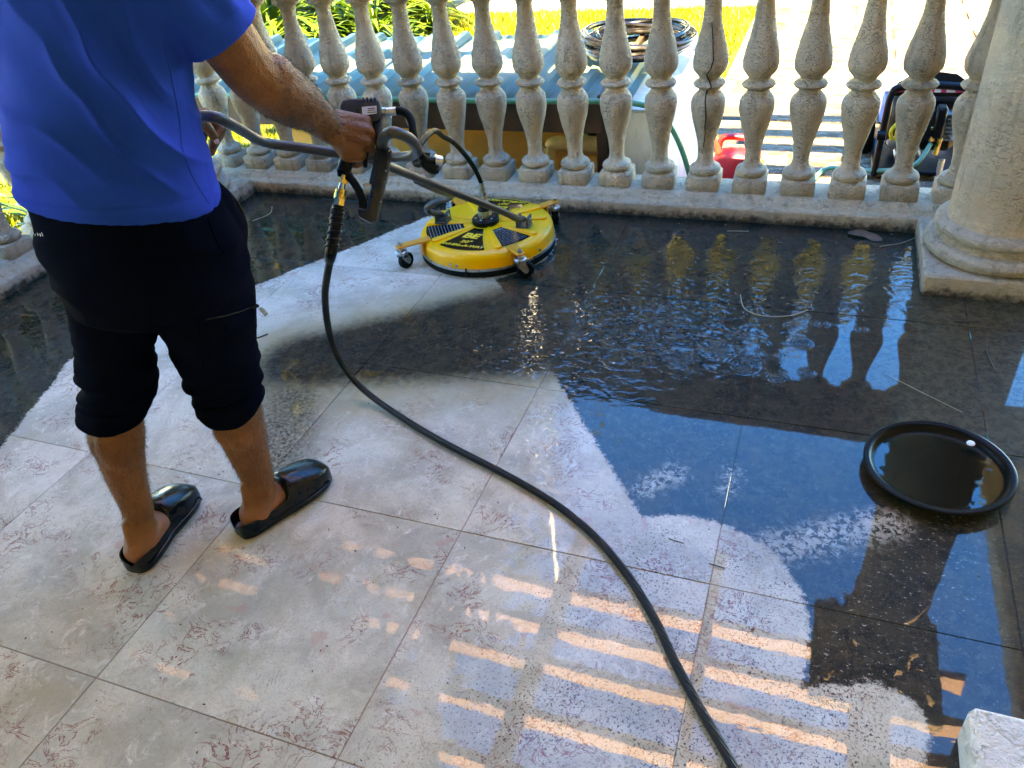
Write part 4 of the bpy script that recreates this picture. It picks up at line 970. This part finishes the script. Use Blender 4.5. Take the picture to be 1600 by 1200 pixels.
#PART3
# ================================================================== PERSON
def cone(mb, p1, r1, p2, r2, seg=16, k=5):
    p1 = Vector(p1); p2 = Vector(p2); d = p2-p1; L = max(d.length, 1e-5); rot = d.to_track_quat('Z', 'Y').to_matrix(); pr = []
    for i in range(k+1):
        a = -math.pi/2+math.pi/2*i/k; pr.append((max(r1*math.cos(a), 1e-4), r1*math.sin(a)))
    for i in range(k+1):
        a = math.pi/2*i/k; pr.append((max(r2*math.cos(a), 1e-4), L+r2*math.sin(a)))
    mb.lathe(pr, seg, p1, rot)
def chain(mb, pts, seg=16):
    for (a, ra), (b, rb) in zip(pts[:-1], pts[1:]): cone(mb, a, ra, b, rb, seg)
def ell(mb, c, r, rot=None):
    pr = [(max(math.cos(-math.pi/2+math.pi*i/14), 1e-4), math.sin(-math.pi/2+math.pi*i/14)) for i in range(15)]
    vs = MB().lathe(pr, 20)
    q = [Vector((x*r[0], y*r[1], z*r[2])) for x, y, z in vs.v]
    if rot is not None: q = [rot @ w for w in q]
    mb.add([w+Vector(c) for w in q], vs.f)
def loft(mb, rings, seg=40, zf=None):
    vs = []
    for (x, y, z, a, b) in rings:
        for k in range(seg):
            t = 2*math.pi*k/seg; px, py = x+a*math.cos(t), y+b*math.sin(t); vs.append((px, py, z+(zf(px, py, z) if zf else 0)))
    n = len(rings); fs = [(i*seg+k, i*seg+(k+1) % seg, (i+1)*seg+(k+1) % seg, (i+1)*seg+k) for i in range(n-1) for k in range(seg)]
    fs += [tuple(range(seg))[::-1], tuple((n-1)*seg+k for k in range(seg))]
    mb.add(vs, fs)
def grow(mb, name, mat, parent, voxel, iters, disp=None, post=0):
    me = mb.mesh(name+'_raw', smooth=False); tmp = bpy.data.objects.new('tmp', me); col.objects.link(tmp)
    md = tmp.modifiers.new('r', 'REMESH'); md.mode = 'VOXEL'; md.voxel_size = voxel; md.use_smooth_shade = True
    ms = tmp.modifiers.new('s', 'SMOOTH'); ms.factor = .5; ms.iterations = iters
    dg = bpy.context.evaluated_depsgraph_get(); dg.update()
    out = bpy.data.meshes.new_from_object(tmp.evaluated_get(dg)); bpy.data.objects.remove(tmp); bpy.data.meshes.remove(me)
    n = len(out.vertices); co = np.empty(n*3); out.vertices.foreach_get('co', co); co = co.reshape(-1, 3)
    nr = np.empty(n*3); out.vertices.foreach_get('normal', nr); nr = nr.reshape(-1, 3)
    if disp is not None: co = co+nr*disp(co, nr)[:, None]
    off = origin_of(parent); co = co-np.array(off); out.vertices.foreach_set('co', co.ravel()); out.materials.clear(); out.update(); out.shade_smooth(); out.name = name
    return link_mesh(name, out, mat, parent)
def vnoise(P, s, seed=0.):
    return np.array([mnoise.noise(Vector((p[0]*s+seed, p[1]*s, p[2]*s))) for p in P])

man = thing('person', 'man seen from behind in blue shirt, black rolled shorts and black clogs', 'person', (.6, .45, 0))
body = MB()
# legs and feet
chain(body, [((.55, .51, .82), .07), ((.526, .455, .58), .055), ((.515, .415, .47), .052), ((.496, .388, .40), .0555), ((.490, .376, .35), .0575), ((.485, .366, .31), .054), ((.481, .354, .25), .0465), ((.480, .345, .18), .0385), ((.477, .337, .115), .0345), ((.474, .322, .07), .0385)])
chain(body, [((.473, .310, .052), .040), ((.474, .300, .046), .037)]); chain(body, [((.474, .325, .06), .038), ((.464, .385, .052), .034), ((.450, .46, .038), .026), ((.446, .48, .036), .022)])
ell(body, (.503, .338, .105), (.014, .016, .018)); ell(body, (.448, .335, .11), (.014, .016, .018))
chain(body, [((.475, .300, .13), .012), ((.474, .292, .08), .014)])
ell(body, (.500, .352, .335), (.040, .044, .075)); ell(body, (.474, .358, .34), (.038, .044, .07))
chain(body, [((.69, .53, .82), .07), ((.706, .53, .58), .058), ((.704, .527, .47), .054), ((.704, .526, .40), .057), ((.704, .524, .34), .0605), ((.704, .520, .29), .057), ((.703, .518, .22), .0485), ((.702, .517, .155), .0405), ((.700, .513, .105), .0375), ((.694, .498, .068), .040)])
chain(body, [((.690, .488, .053), .041), ((.686, .480, .046), .038)]); chain(body, [((.696, .505, .06), .039), ((.714, .56, .052), .034), ((.735, .62, .038), .026), ((.742, .64, .036), .022)])
ell(body, (.728, .505, .105), (.015, .017, .019)); ell(body, (.672, .522, .11), (.014, .016, .018))
chain(body, [((.692, .478, .14), .012), ((.686, .474, .085), .014)])
ell(body, (.720, .503, .305), (.037, .042, .06)); ell(body, (.690, .503, .31), (.036, .042, .06))
# trunk, neck, head
loft(body, [(.62, .52, .72, .12, .10), (.62, .525, .85, .165, .115), (.63, .54, 1.0, .15, .105), (.648, .562, 1.15, .155, .10), (.662, .58, 1.27, .165, .095), (.668, .59, 1.34, .13, .08), (.672, .605, 1.40, .06, .06)])
chain(body, [((.67, .60, 1.36), .062), ((.68, .635, 1.46), .058)])
HC = Vector((.688, .675, 1.565))
ell(body, HC, (.076, .096, .108)); ell(body, HC+Vector((0, .045, -.075)), (.054, .052, .05)); ell(body, HC+Vector((0, .085, -.10)), (.024, .02, .018))
ell(body, HC+Vector((0, .075, .03)), (.058, .03, .02)); ell(body, HC+Vector((-.045, .055, -.025)), (.026, .03, .03)); ell(body, HC+Vector((.045, .055, -.025)), (.026, .03, .03))
chain(body, [(HC+Vector((0, .096, .012)), .010), (HC+Vector((0, .116, -.028)), .014)]); ell(body, HC+Vector((.013, .108, -.033)), (.010, .010, .008)); ell(body, HC+Vector((-.013, .108, -.033)), (.010, .010, .008))
chain(body, [(HC+Vector((-.022, .092, -.062)), .006), (HC+Vector((0, .100, -.060)), .007), (HC+Vector((.022, .092, -.062)), .006)]); chain(body, [(HC+Vector((-.018, .092, -.072)), .006), (HC+Vector((0, .098, -.074)), .008), (HC+Vector((.018, .092, -.072)), .006)])
for s_ in (-1, 1):
    ell(body, HC+Vector((s_*.078, -.005, -.01)), (.010, .020, .032)); ell(body, HC+Vector((s_*.086, -.012, .004)), (.006, .018, .024))
# right arm
WR = gp(521.6, 207.8, .055)
chain(body, [((.832, .60, 1.31), .068), ((.838, .665, 1.18), .060), ((.845, .725, 1.065), .0535), ((.849, .752, 1.03), .0545), ((.848, .80, .995), .0595), ((.842, .855, .957), .055), ((.832, .905, .922), .045), (WR, .035)])
ell(body, (.872, .775, 1.035), (.036, .05, .036), Matrix.Rotation(R(-38), 3, 'X')); ell(body, (.835, .80, .975), (.035, .055, .035), Matrix.Rotation(R(-38), 3, 'X'))
ell(body, (.835, .735, 1.035), (.024, .03, .03))
kn = [(574, 193, .018), (578, 210, .022), (574, 227, .022), (565, 243, .018)]
for i, (x, y, d_) in enumerate(kn):
    K = gp(x, y, d_); rk = (.0145, .015, .0145, .013)[i]
    cone(body, WR+gay*(.016-.011*i)+gn*.002, .023, K, rk)
    cone(body, gp(540+i*2, 208+i*9, .024), .018, K, rk)
    P1 = gp(x+7-i, y+5, -.016); P2 = gp(x-13, y+8, -.036); P3 = gp(x-29, y+9, -.024)
    rr = (.0112, .0118, .0112, .0100)[i]
    chain(body, [(K, rk), (P1, rr), (P2, rr*.95), (P3, rr*.85)], 12)
ell(body, gp(545, 222, .022), (.028, .026, .036))
chain(body, [(gp(528, 210, .02), .022), (gp(536, 226, -.012), .018), (gp(548, 214, -.036), .0125), (gp(566, 208, -.042), .011)], 12)     # thumb round the far side
chain(body, [(gp(530, 222, .012), .020), (gp(545, 246, .012), .017), (gp(562, 246, .014), .014)], 12)                 # heel of the hand
# left arm and hand
LW = Vector((.452, .855, .905))
chain(body, [((.495, .62, 1.31), .066), ((.455, .69, 1.17), .056), ((.425, .76, 1.06), .05), ((.432, .80, 1.0), .052), ((.445, .84, .935), .036), (LW, .030)])
LH = Vector((.470, .905, .875))
ell(body, LH+Vector((.0, .02, .018)), (.03, .034, .024))
chain(body, [(LW, .027), (LH+Vector((.0, .02, .014)), .026)])
chain(body, [(LW+Vector((.02, .005, .005)), .024), ((.540, .868, .922), .0165), ((.566, .868, .902), .0135), ((.570, .876, .876), .0122), ((.566, .888, .855), .0098)], 12)   # thumb on the near side
for i, (kx, t, r_) in enumerate([((.520, .935, .900), (.536, .905, .830), .0112), ((.503, .952, .889), (.522, .908, .813), .0112), ((.485, .967, .877), (.503, .905, .798), .0104), ((.468, .980, .866), (.488, .925, .788), .0090)]):
    k_ = Vector(kx); t_ = Vector(t); m_ = (k_+t_)/2+Vector((.020, .020, -.004))
    chain(body, [(LH+Vector((.0+.004*i, .02+.006*i, .016)), .015), (k_, .0125), (m_, r_), (t_+Vector((.004, .004, .010)), r_*.95), (t_, r_*.88)], 12)
def skin_disp(P, N):
    d = vnoise(P, 16)*.0014 + vnoise(P, 45, 3.)*.0005
    # tendons and veins over the right forearm and the back of the hand
    return d
skin = grow(body, 'body', M['skin'], man, .0048, 3, skin_disp)
# nails
for t in ((.573, .883, .850),):
    MB().lathe([(.0005, .0035), (.006, .002), (.0065, 0)], 10, t, Vector((.7, -.5, .2)).to_track_quat('Z', 'Y').to_matrix()).build('nail', M['nail'], man)
for s_ in (-1, 1):
    ey = MB(); ell(ey, HC+Vector((s_*.032, .084, .004)), (.012, .010, .009)); e = ey.build('eye', M['eye'], man)
    ir = MB(); ell(ir, HC+Vector((s_*.032, .092, .002)), (.0055, .003, .0055)); ir.build('iris', M['hair'], e)
hr_ = MB(); ell(hr_, HC+Vector((0, -.012, .024)), (.083, .098, .100)); ell(hr_, HC+Vector((0, -.045, -.03)), (.070, .062, .075))
def hair_disp(P, N): return vnoise(P, 40)*.004
ho = grow(hr_, 'hair', M['hair'], man, .006, 1, hair_disp)

# ---- shirt
tl = Vector((.64, .77, 0))
def hem(px, py, z):
    k = max(0, min(1, (1.02-z)/.16)); return -.20*((px-.62)*.64+(py-.525)*.77)*k
sh_ = MB()
loft(sh_, [(.621, .525, .866, .196, .158), (.622, .527, .885, .200, .163), (.627, .535, .95, .193, .156), (.636, .545, 1.03, .187, .149), (.648, .56, 1.12, .184, .142), (.658, .573, 1.20, .190, .138), (.666, .585, 1.28, .195, .128), (.670, .592, 1.335, .160, .108), (.672, .60, 1.375, .095, .085), (.674, .608, 1.40, .074, .074)], 56, hem)
cone(sh_, (.80, .595, 1.305), .088, (.826, .605, 1.29), .086); 
def sleeve(p0, r0, p1, r1):
    p0 = Vector(p0); p1 = Vector(p1); d = (p1-p0); rot = d.to_track_quat('Z', 'Y').to_matrix(); L = d.length
    sh_.lathe([(.01, -.05), (r0*.7, -.03), (r0, 0), ((r0+r1)/2*1.01, L*.5), (r1, L*.93), (r1*1.02, L*.985), (r1*1.0, L), (.02, L)], 28, p0, rot)
sleeve((.815, .59, 1.315), .086, (.858, .668, 1.133), .078)
sleeve((.51, .615, 1.315), .084, (.452, .70, 1.15), .074)
def shirt_disp(P, N):
    t = (P[:, 0]-.64)*.64+(P[:, 1]-.55)*.77; z = P[:, 2]-.85
    w = vnoise(P, 5.); w2 = vnoise(P, 11., 4.)
    ph = (t*.62+z*.50-.55*z*z+w*.030)/.052+w2*.28
    ridge = (1-np.abs(np.sin(np.pi*ph)))**1.6*1.7-.5
    near = np.clip((N[:, 0]*.77-N[:, 1]*.64)+.55, 0, 1)
    env = near*np.clip((P[:, 2]-.885)/.06, 0, 1)*np.clip(1.25-np.abs(z-.22)/.36, .25, 1)*(.55+.9*np.clip(t/.15+.35, 0, 1))
    big = np.cos(2*np.pi*((t*.8+z*.42+w*.05)/.15+.3))
    ph2 = (t*.9+z*.35+w*.05)/.034+w2*.6
    small = ((1-np.abs(np.sin(np.pi*ph2)))**2-.3)*np.clip(w*2.2, 0, 1)
    d = (ridge*.0105*(.45+.9*np.clip(w2+.5, 0, 1))+big*.008+small*.005)*env+w*.007
    d *= .25+.75*np.clip((.150-t)/.045, 0, 1)
    seam = np.exp(-((t-.118-.06*z)/.0032)**2)*near*-.003
    d += seam
    hm = P[:, 2]-hemv(P)            # stitched hem band
    band = np.exp(-((hm-.904)/.004)**2)*-.0022+np.where(hm < .902, .0012, 0)
    d += band
    arm = np.clip((P[:, 0]-.80)/.03, 0, 1)
    d = d*(1-arm)+arm*(np.cos(2*np.pi*((P[:, 2]*.6+P[:, 1]*.9+w*.05)/.075))*.0045+w*.004)*np.clip((P[:, 2]-.445*(P[:, 1]-.668)-1.165)/.05, 0, 1)
    return d
def hemv(P): return -.20*((P[:, 0]-.62)*.64+(P[:, 1]-.525)*.77)*np.clip((1.02-P[:, 2])/.16, 0, 1)
shirt = grow(sh_, 'shirt', M['shirt'], man, .0046, 6, shirt_disp)
# ---- shorts
st_ = MB()
loft(st_, [(.622, .527, .945, .165, .130), (.622, .528, .88, .190, .154), (.623, .53, .80, .206, .170), (.624, .527, .72, .210, .174), (.622, .517, .665, .198, .160), (.622, .512, .635, .165, .12)], 48)
chain(st_, [((.545, .50, .72), .112), ((.532, .465, .62), .094), ((.522, .440, .55), .0755), ((.518, .424, .50), .0735), ((.512, .412, .465), .072), ((.500, .394, .437), .060)], 28)
st_.lathe([(.02, 0), (.064, 0), (.066, .012), (.063, .04), (.03, .05)], 32, (.496, .387, .398), Matrix.Rotation(R(4), 3, 'X'))
chain(st_, [((.712, .545, .72), .118), ((.712, .54, .60), .108), ((.706, .530, .53), .0905), ((.704, .527, .46), .081), ((.703, .527, .42), .066)], 28)
st_.lathe([(.02, 0), (.068, 0), (.070, .012), (.066, .04), (.03, .05)], 32, (.704, .521, .362), Matrix.Rotation(R(4), 3, 'X'))
ell(st_, (.755, .60, .78), (.05, .075, .10))          # bulging hip pocket
def shorts_disp(P, N):
    w = vnoise(P, 7.); w2 = vnoise(P, 18., 2.)
    low = np.where(P[:, 0] < .615, np.clip((.60-P[:, 2])/.10, 0, 1), np.clip((.56-P[:, 2])/.10, 0, 1))
    bot = np.where(P[:, 0] < .615, .405, .368)
    A = P*np.array([6.5, 6.5, 34.]); rolls = 1.2-3.4*np.abs(vnoise(A, 1., 5.))+.5*vnoise(P*np.array([9, 9, 60.]), 1., 8.)
    d = low*(rolls*.0068+.003)+w*.006+w2*.0022
    t = (P[:, 0]-.62)*.64+(P[:, 1]-.52)*.77
    B = P*np.array([7, 7, 13.])+P[:, 2:3]*np.array([[3, 3, 0]]); d += (1-low)*(.5-1.6*np.abs(vnoise(B, 1., 9.)))*.0075
    return d
shorts = grow(st_, 'shorts', M['shorts'], man, .0050, 10, shorts_disp)
tx_ = Vector((.62, .78, 0))
def on_surface(o_, px, py):
    """point of a garment's surface in the direction of the photograph's pixel (the garment itself fixes the depth)"""
    o = cam.matrix_world.translation; d = Vector(cr)*((px-800)/1224.6)-Vector(cu)*((py-600)/1224.6)+Vector(cf); d.normalize()
    ok, loc, nr, _ = o_.ray_cast(Vector(o)-origin_of(o_), d); return (loc+origin_of(o_), nr) if ok else (None, None)
bpy.context.view_layer.update()
def seam(o_, name, pts, r, mat, lift=.0005):
    P = []
    for (a, b), (c, d) in zip(pts[:-1], pts[1:]):
        for k in range(5):
            p, n_ = on_surface(o_, a+(c-a)*k/5, b+(d-b)*k/5)
            if p is not None: P.append(p+n_.normalized()*lift)
    p, n_ = on_surface(o_, *pts[-1])
    if p is not None: P.append(p+n_.normalized()*lift)
    if len(P) > 2: MB().tube(P, r, 6, smooth=1).build(name, mat, o_)
    return P
zp = seam(shorts, 'zip', [(322, 499), (350, 494), (375, 487), (392, 480)], .0014, simple('zip_teeth', (.0012, .0014, .002), .9), .0008)
seam(shorts, 'pocket_seam', [(285, 348), (284, 380), (270, 403), (235, 411), (190, 412), (150, 405)], .0014, M['shorts'])
seam(shorts, 'pocket_seam', [(325, 340), (336, 372), (350, 395)], .0016, M['shorts'])
seam(shorts, 'leg_seam', [(312, 500), (316, 540), (318, 580), (325, 610)], .0013, M['shorts'])
seam(shorts, 'back_seam', [(215, 360), (222, 420), (235, 480), (240, 515)], .0013, M['shorts'])
seam(shirt, 'hem_stitch', [(24, 312), (60, 321), (120, 327), (190, 328), (250, 321), (300, 306), (325, 294)], .0011, M['shirt'], .0002)
seam(shirt, 'side_seam', [(255, 66), (263, 100), (274, 150), (281, 190), (284, 230), (298, 270), (312, 296), (326, 318)], .0012, M['shirt'], .0002)
seam(shirt, 'sleeve_stitch', [(306, 58), (330, 48), (352, 32), (372, 12)], .0010, M['shirt'], .0002)
if zp:
    zq = zp[-1]+Vector((.004, .006, -.002))
    MB().box(zq, (.008, .018, .007), .002, rot=Matrix.Rotation(R(-35), 3, 'Z')).build('zip_slider', M['label'], shorts, smooth=False)
    MB().box(zq+Vector((.010, .010, -.016)), (.009, .004, .024), .0015, rot=Matrix.Rotation(R(50), 3, 'Z') @ Matrix.Rotation(R(-20), 3, 'Y')).build('zip_puller', M['steel'], shorts, smooth=False)
MB().tube([(.735, .672, .845), (.760, .680, .80), (.768, .678, .75), (.755, .672, .70)], .0035, 8).build('drawstring', M['black'], shorts)
# small pale print on the shorts below the shirt hem
lg = MB()
rot_ = Matrix((Vector((.55, .83, 0)), Vector((.83, -.55, 0)), Vector((0, 0, 1)))).transposed()
def onshorts(px, py):
    o = cam.matrix_world.translation; d = Vector(cr)*((px-800)/1224.6)-Vector(cu)*((py-600)/1224.6)+Vector(cf); d.normalize()
    inv = Vector(o)-origin_of(shorts); ok, loc, nr, _ = shorts.ray_cast(inv, d); return (loc+origin_of(shorts), nr) if ok else (None, None)
bpy.context.view_layer.update()
for (x, y, w_, h_) in ((49, 366, 5, 2), (53, 364, 1.6, 6), (56, 367, 4, 1.5), (60, 366, 2.5, 5), (64, 367, 2.5, 5), (67, 366, 1.4, 7)):
    p_, n_ = onshorts(x, y)
    if p_ is None: continue
    s_ = .0011; q = n_.normalized(); ax_ = (tx_-q*tx_.dot(q)).normalized(); ay_ = q.cross(ax_)
    lg.prism([(-w_/2*s_, -h_/2*s_), (w_/2*s_, -h_/2*s_), (w_/2*s_, h_/2*s_), (-w_/2*s_, h_/2*s_)], p_+q*.0012, ax_, ay_, .0008)
if lg.v: tag(lg.build('small_print', M['white_plastic'], shorts, smooth=False), kind='stuff')
# ---- clogs
def clog(a, b, side, label):
    A = Vector((*a, 0)); B = Vector((*b, 0)); d = (B-A); L = d.length; d.normalize(); s = Vector((d.y, -d.x, 0))   # s = right of the foot
    root = MB(); rows = []
    S = [0, .015, .05, .12, .22, .34, .44, .48, .50, .53, .60, .70, .80, .88, .94, .98, 1.0]
    Wd = [.016, .028, .037, .043, .045, .0455, .047, .049, .050, .051, .054, .057, .056, .051, .042, .029, .014]
    RM = [.044, .052, .056, .055, .051, .050, .055, .062, .066, .066, .064, .060, .056, .051, .046, .040, .030]
    TP = [.030, .024, .022, .022, .022, .022, .024, .084, .099, .103, .100, .091, .081, .071, .059, .046, .033]
    for t, w, rm, tp_ in zip(S, Wd, RM, TP):
        c = A+d*L*t; bend = .014*math.sin(t*math.pi*.9)*side*(1 if t > .3 else t/.3); c = c+s*bend*(.6 if t > .4 else .3)
        ins = t < .47
        prof_ = [(-w*.86, .0), (-w*.98, .008), (-w, .020), (-w*.985, rm*.8), (-w*.93, rm)]
        if ins: prof_ += [(-w*.84, rm-.004), (-w*.80, tp_+.004), (-w*.4, tp_), (0, tp_), (w*.4, tp_), (w*.80, tp_+.004), (w*.84, rm-.004)]
        else: prof_ += [(-w*.86, rm+(tp_-rm)*.35), (-w*.72, rm+(tp_-rm)*.66), (-w*.40, rm+(tp_-rm)*.93), (0, tp_), (w*.40, rm+(tp_-rm)*.93), (w*.72, rm+(tp_-rm)*.66), (w*.86, rm+(tp_-rm)*.35)]
        prof_ += [(w*.93, rm), (w*.985, rm*.8), (w, .020), (w*.98, .008), (w*.86, .0)]
        rows.append([c+s*u_+Vector((0, 0, v_+.0005)) for u_, v_ in prof_])
    n = len(rows[0]); vs = [p for r_ in rows for p in r_]; m_ = len(rows)
    fs = [(i*n+k, i*n+(k+1) % n, (i+1)*n+(k+1) % n, (i+1)*n+k) for i in range(m_-1) for k in range(n)]
    fs += [tuple(range(n)), tuple((m_-1)*n+k for k in range(n))]
    o = root.add(vs, fs).build('clog', M['clog'], man, angle=80); o['label'] = label
    md = o.modifiers.new('sub', 'SUBSURF'); md.levels = 2; md.render_levels = 2
    # moulded welt line round the sole
    wl_ = MB(); pts = []
    for t, w in list(zip(S, Wd)): pts.append(A+d*L*t+s*(w+.0012+.014*math.sin(t*math.pi*.9)*side*(1 if t > .3 else t/.3)*(.6 if t > .4 else .3))+Vector((0, 0, .027)))
    p2 = []
    for t, w in list(zip(S, Wd))[::-1]: p2.append(A+d*L*t-s*(w+.0012-.014*math.sin(t*math.pi*.9)*side*(1 if t > .3 else t/.3)*(.6 if t > .4 else .3))+Vector((0, 0, .027)))
    wl_.tube(pts[2:-3]+p2[3:-2], .0022, 6, smooth=3, closed=False); wl_.build('welt', M['clog'], o)
    if side > 0:
        for k in range(2):
            c = A+d*(L*.30+.011*k)+s*(.0460)+Vector((0, 0, .034)); q = []
            for i in range(14):
                a_ = 2*math.pi*i/14; q.append(c+d*.0042*math.cos(a_)+Vector((0, 0, .0042*math.sin(a_))))
            MB().tube(q, .0008, 5, smooth=1, closed=True).build('logo_ring', M['label_print'], o)
    return o
clog((.479, .258), (.437, .530), -1, 'left black clog pointing toward the balustrade')
clog((.662, .430), (.757, .700), 1, 'right black clog with two small rings on its side')
# ---- short dark hair on the legs and the right forearm
me = skin.data; nv = len(me.vertices); co = np.empty(nv*3); me.vertices.foreach_get('co', co); co = co.reshape(-1, 3)+np.array(origin_of(man)); nr = np.empty(nv*3); me.vertices.foreach_get('normal', nr); nr = nr.reshape(-1, 3)
legs = np.where((co[:, 2] > .13) & (co[:, 2] < .43))[0]; arms = np.where((co[:, 0] > .80) & (co[:, 1] > .74) & (co[:, 1] < 1.0) & (co[:, 2] > .83))[0]
def hairs(idx, n, flow, ln):
    i = rng.choice(idx, n); P = co[i]+rng.normal(0, .0015, (n, 3)); N_ = nr[i]; F = np.array(flow)[None]-N_*(N_@np.array(flow))[:, None]
    D = N_*.45+F+rng.normal(0, .3, (n, 3)); D /= np.linalg.norm(D, axis=1)[:, None]; S_ = np.cross(D, rng.normal(0, 1, (n, 3))); S_ /= np.linalg.norm(S_, axis=1)[:, None]
    l = ln*rng.uniform(.5, 1.2, (n, 1)); return np.stack([P-S_*.00026, P+S_*.00026, P+D*l], 1)
Vv = np.concatenate([hairs(legs, 9500, (0, .1, -1), .013), hairs(arms, 7000, (.1, .6, -.7), .012)]).reshape(-1, 3)-np.array(origin_of(man))
hm_ = bpy.data.meshes.new('body_hair'); hm_.from_pydata(Vv.tolist(), [], np.arange(len(Vv)).reshape(-1, 3).tolist()); hm_.update()
tag(link_mesh('body_hair', hm_, M['hair'], man), kind='stuff')
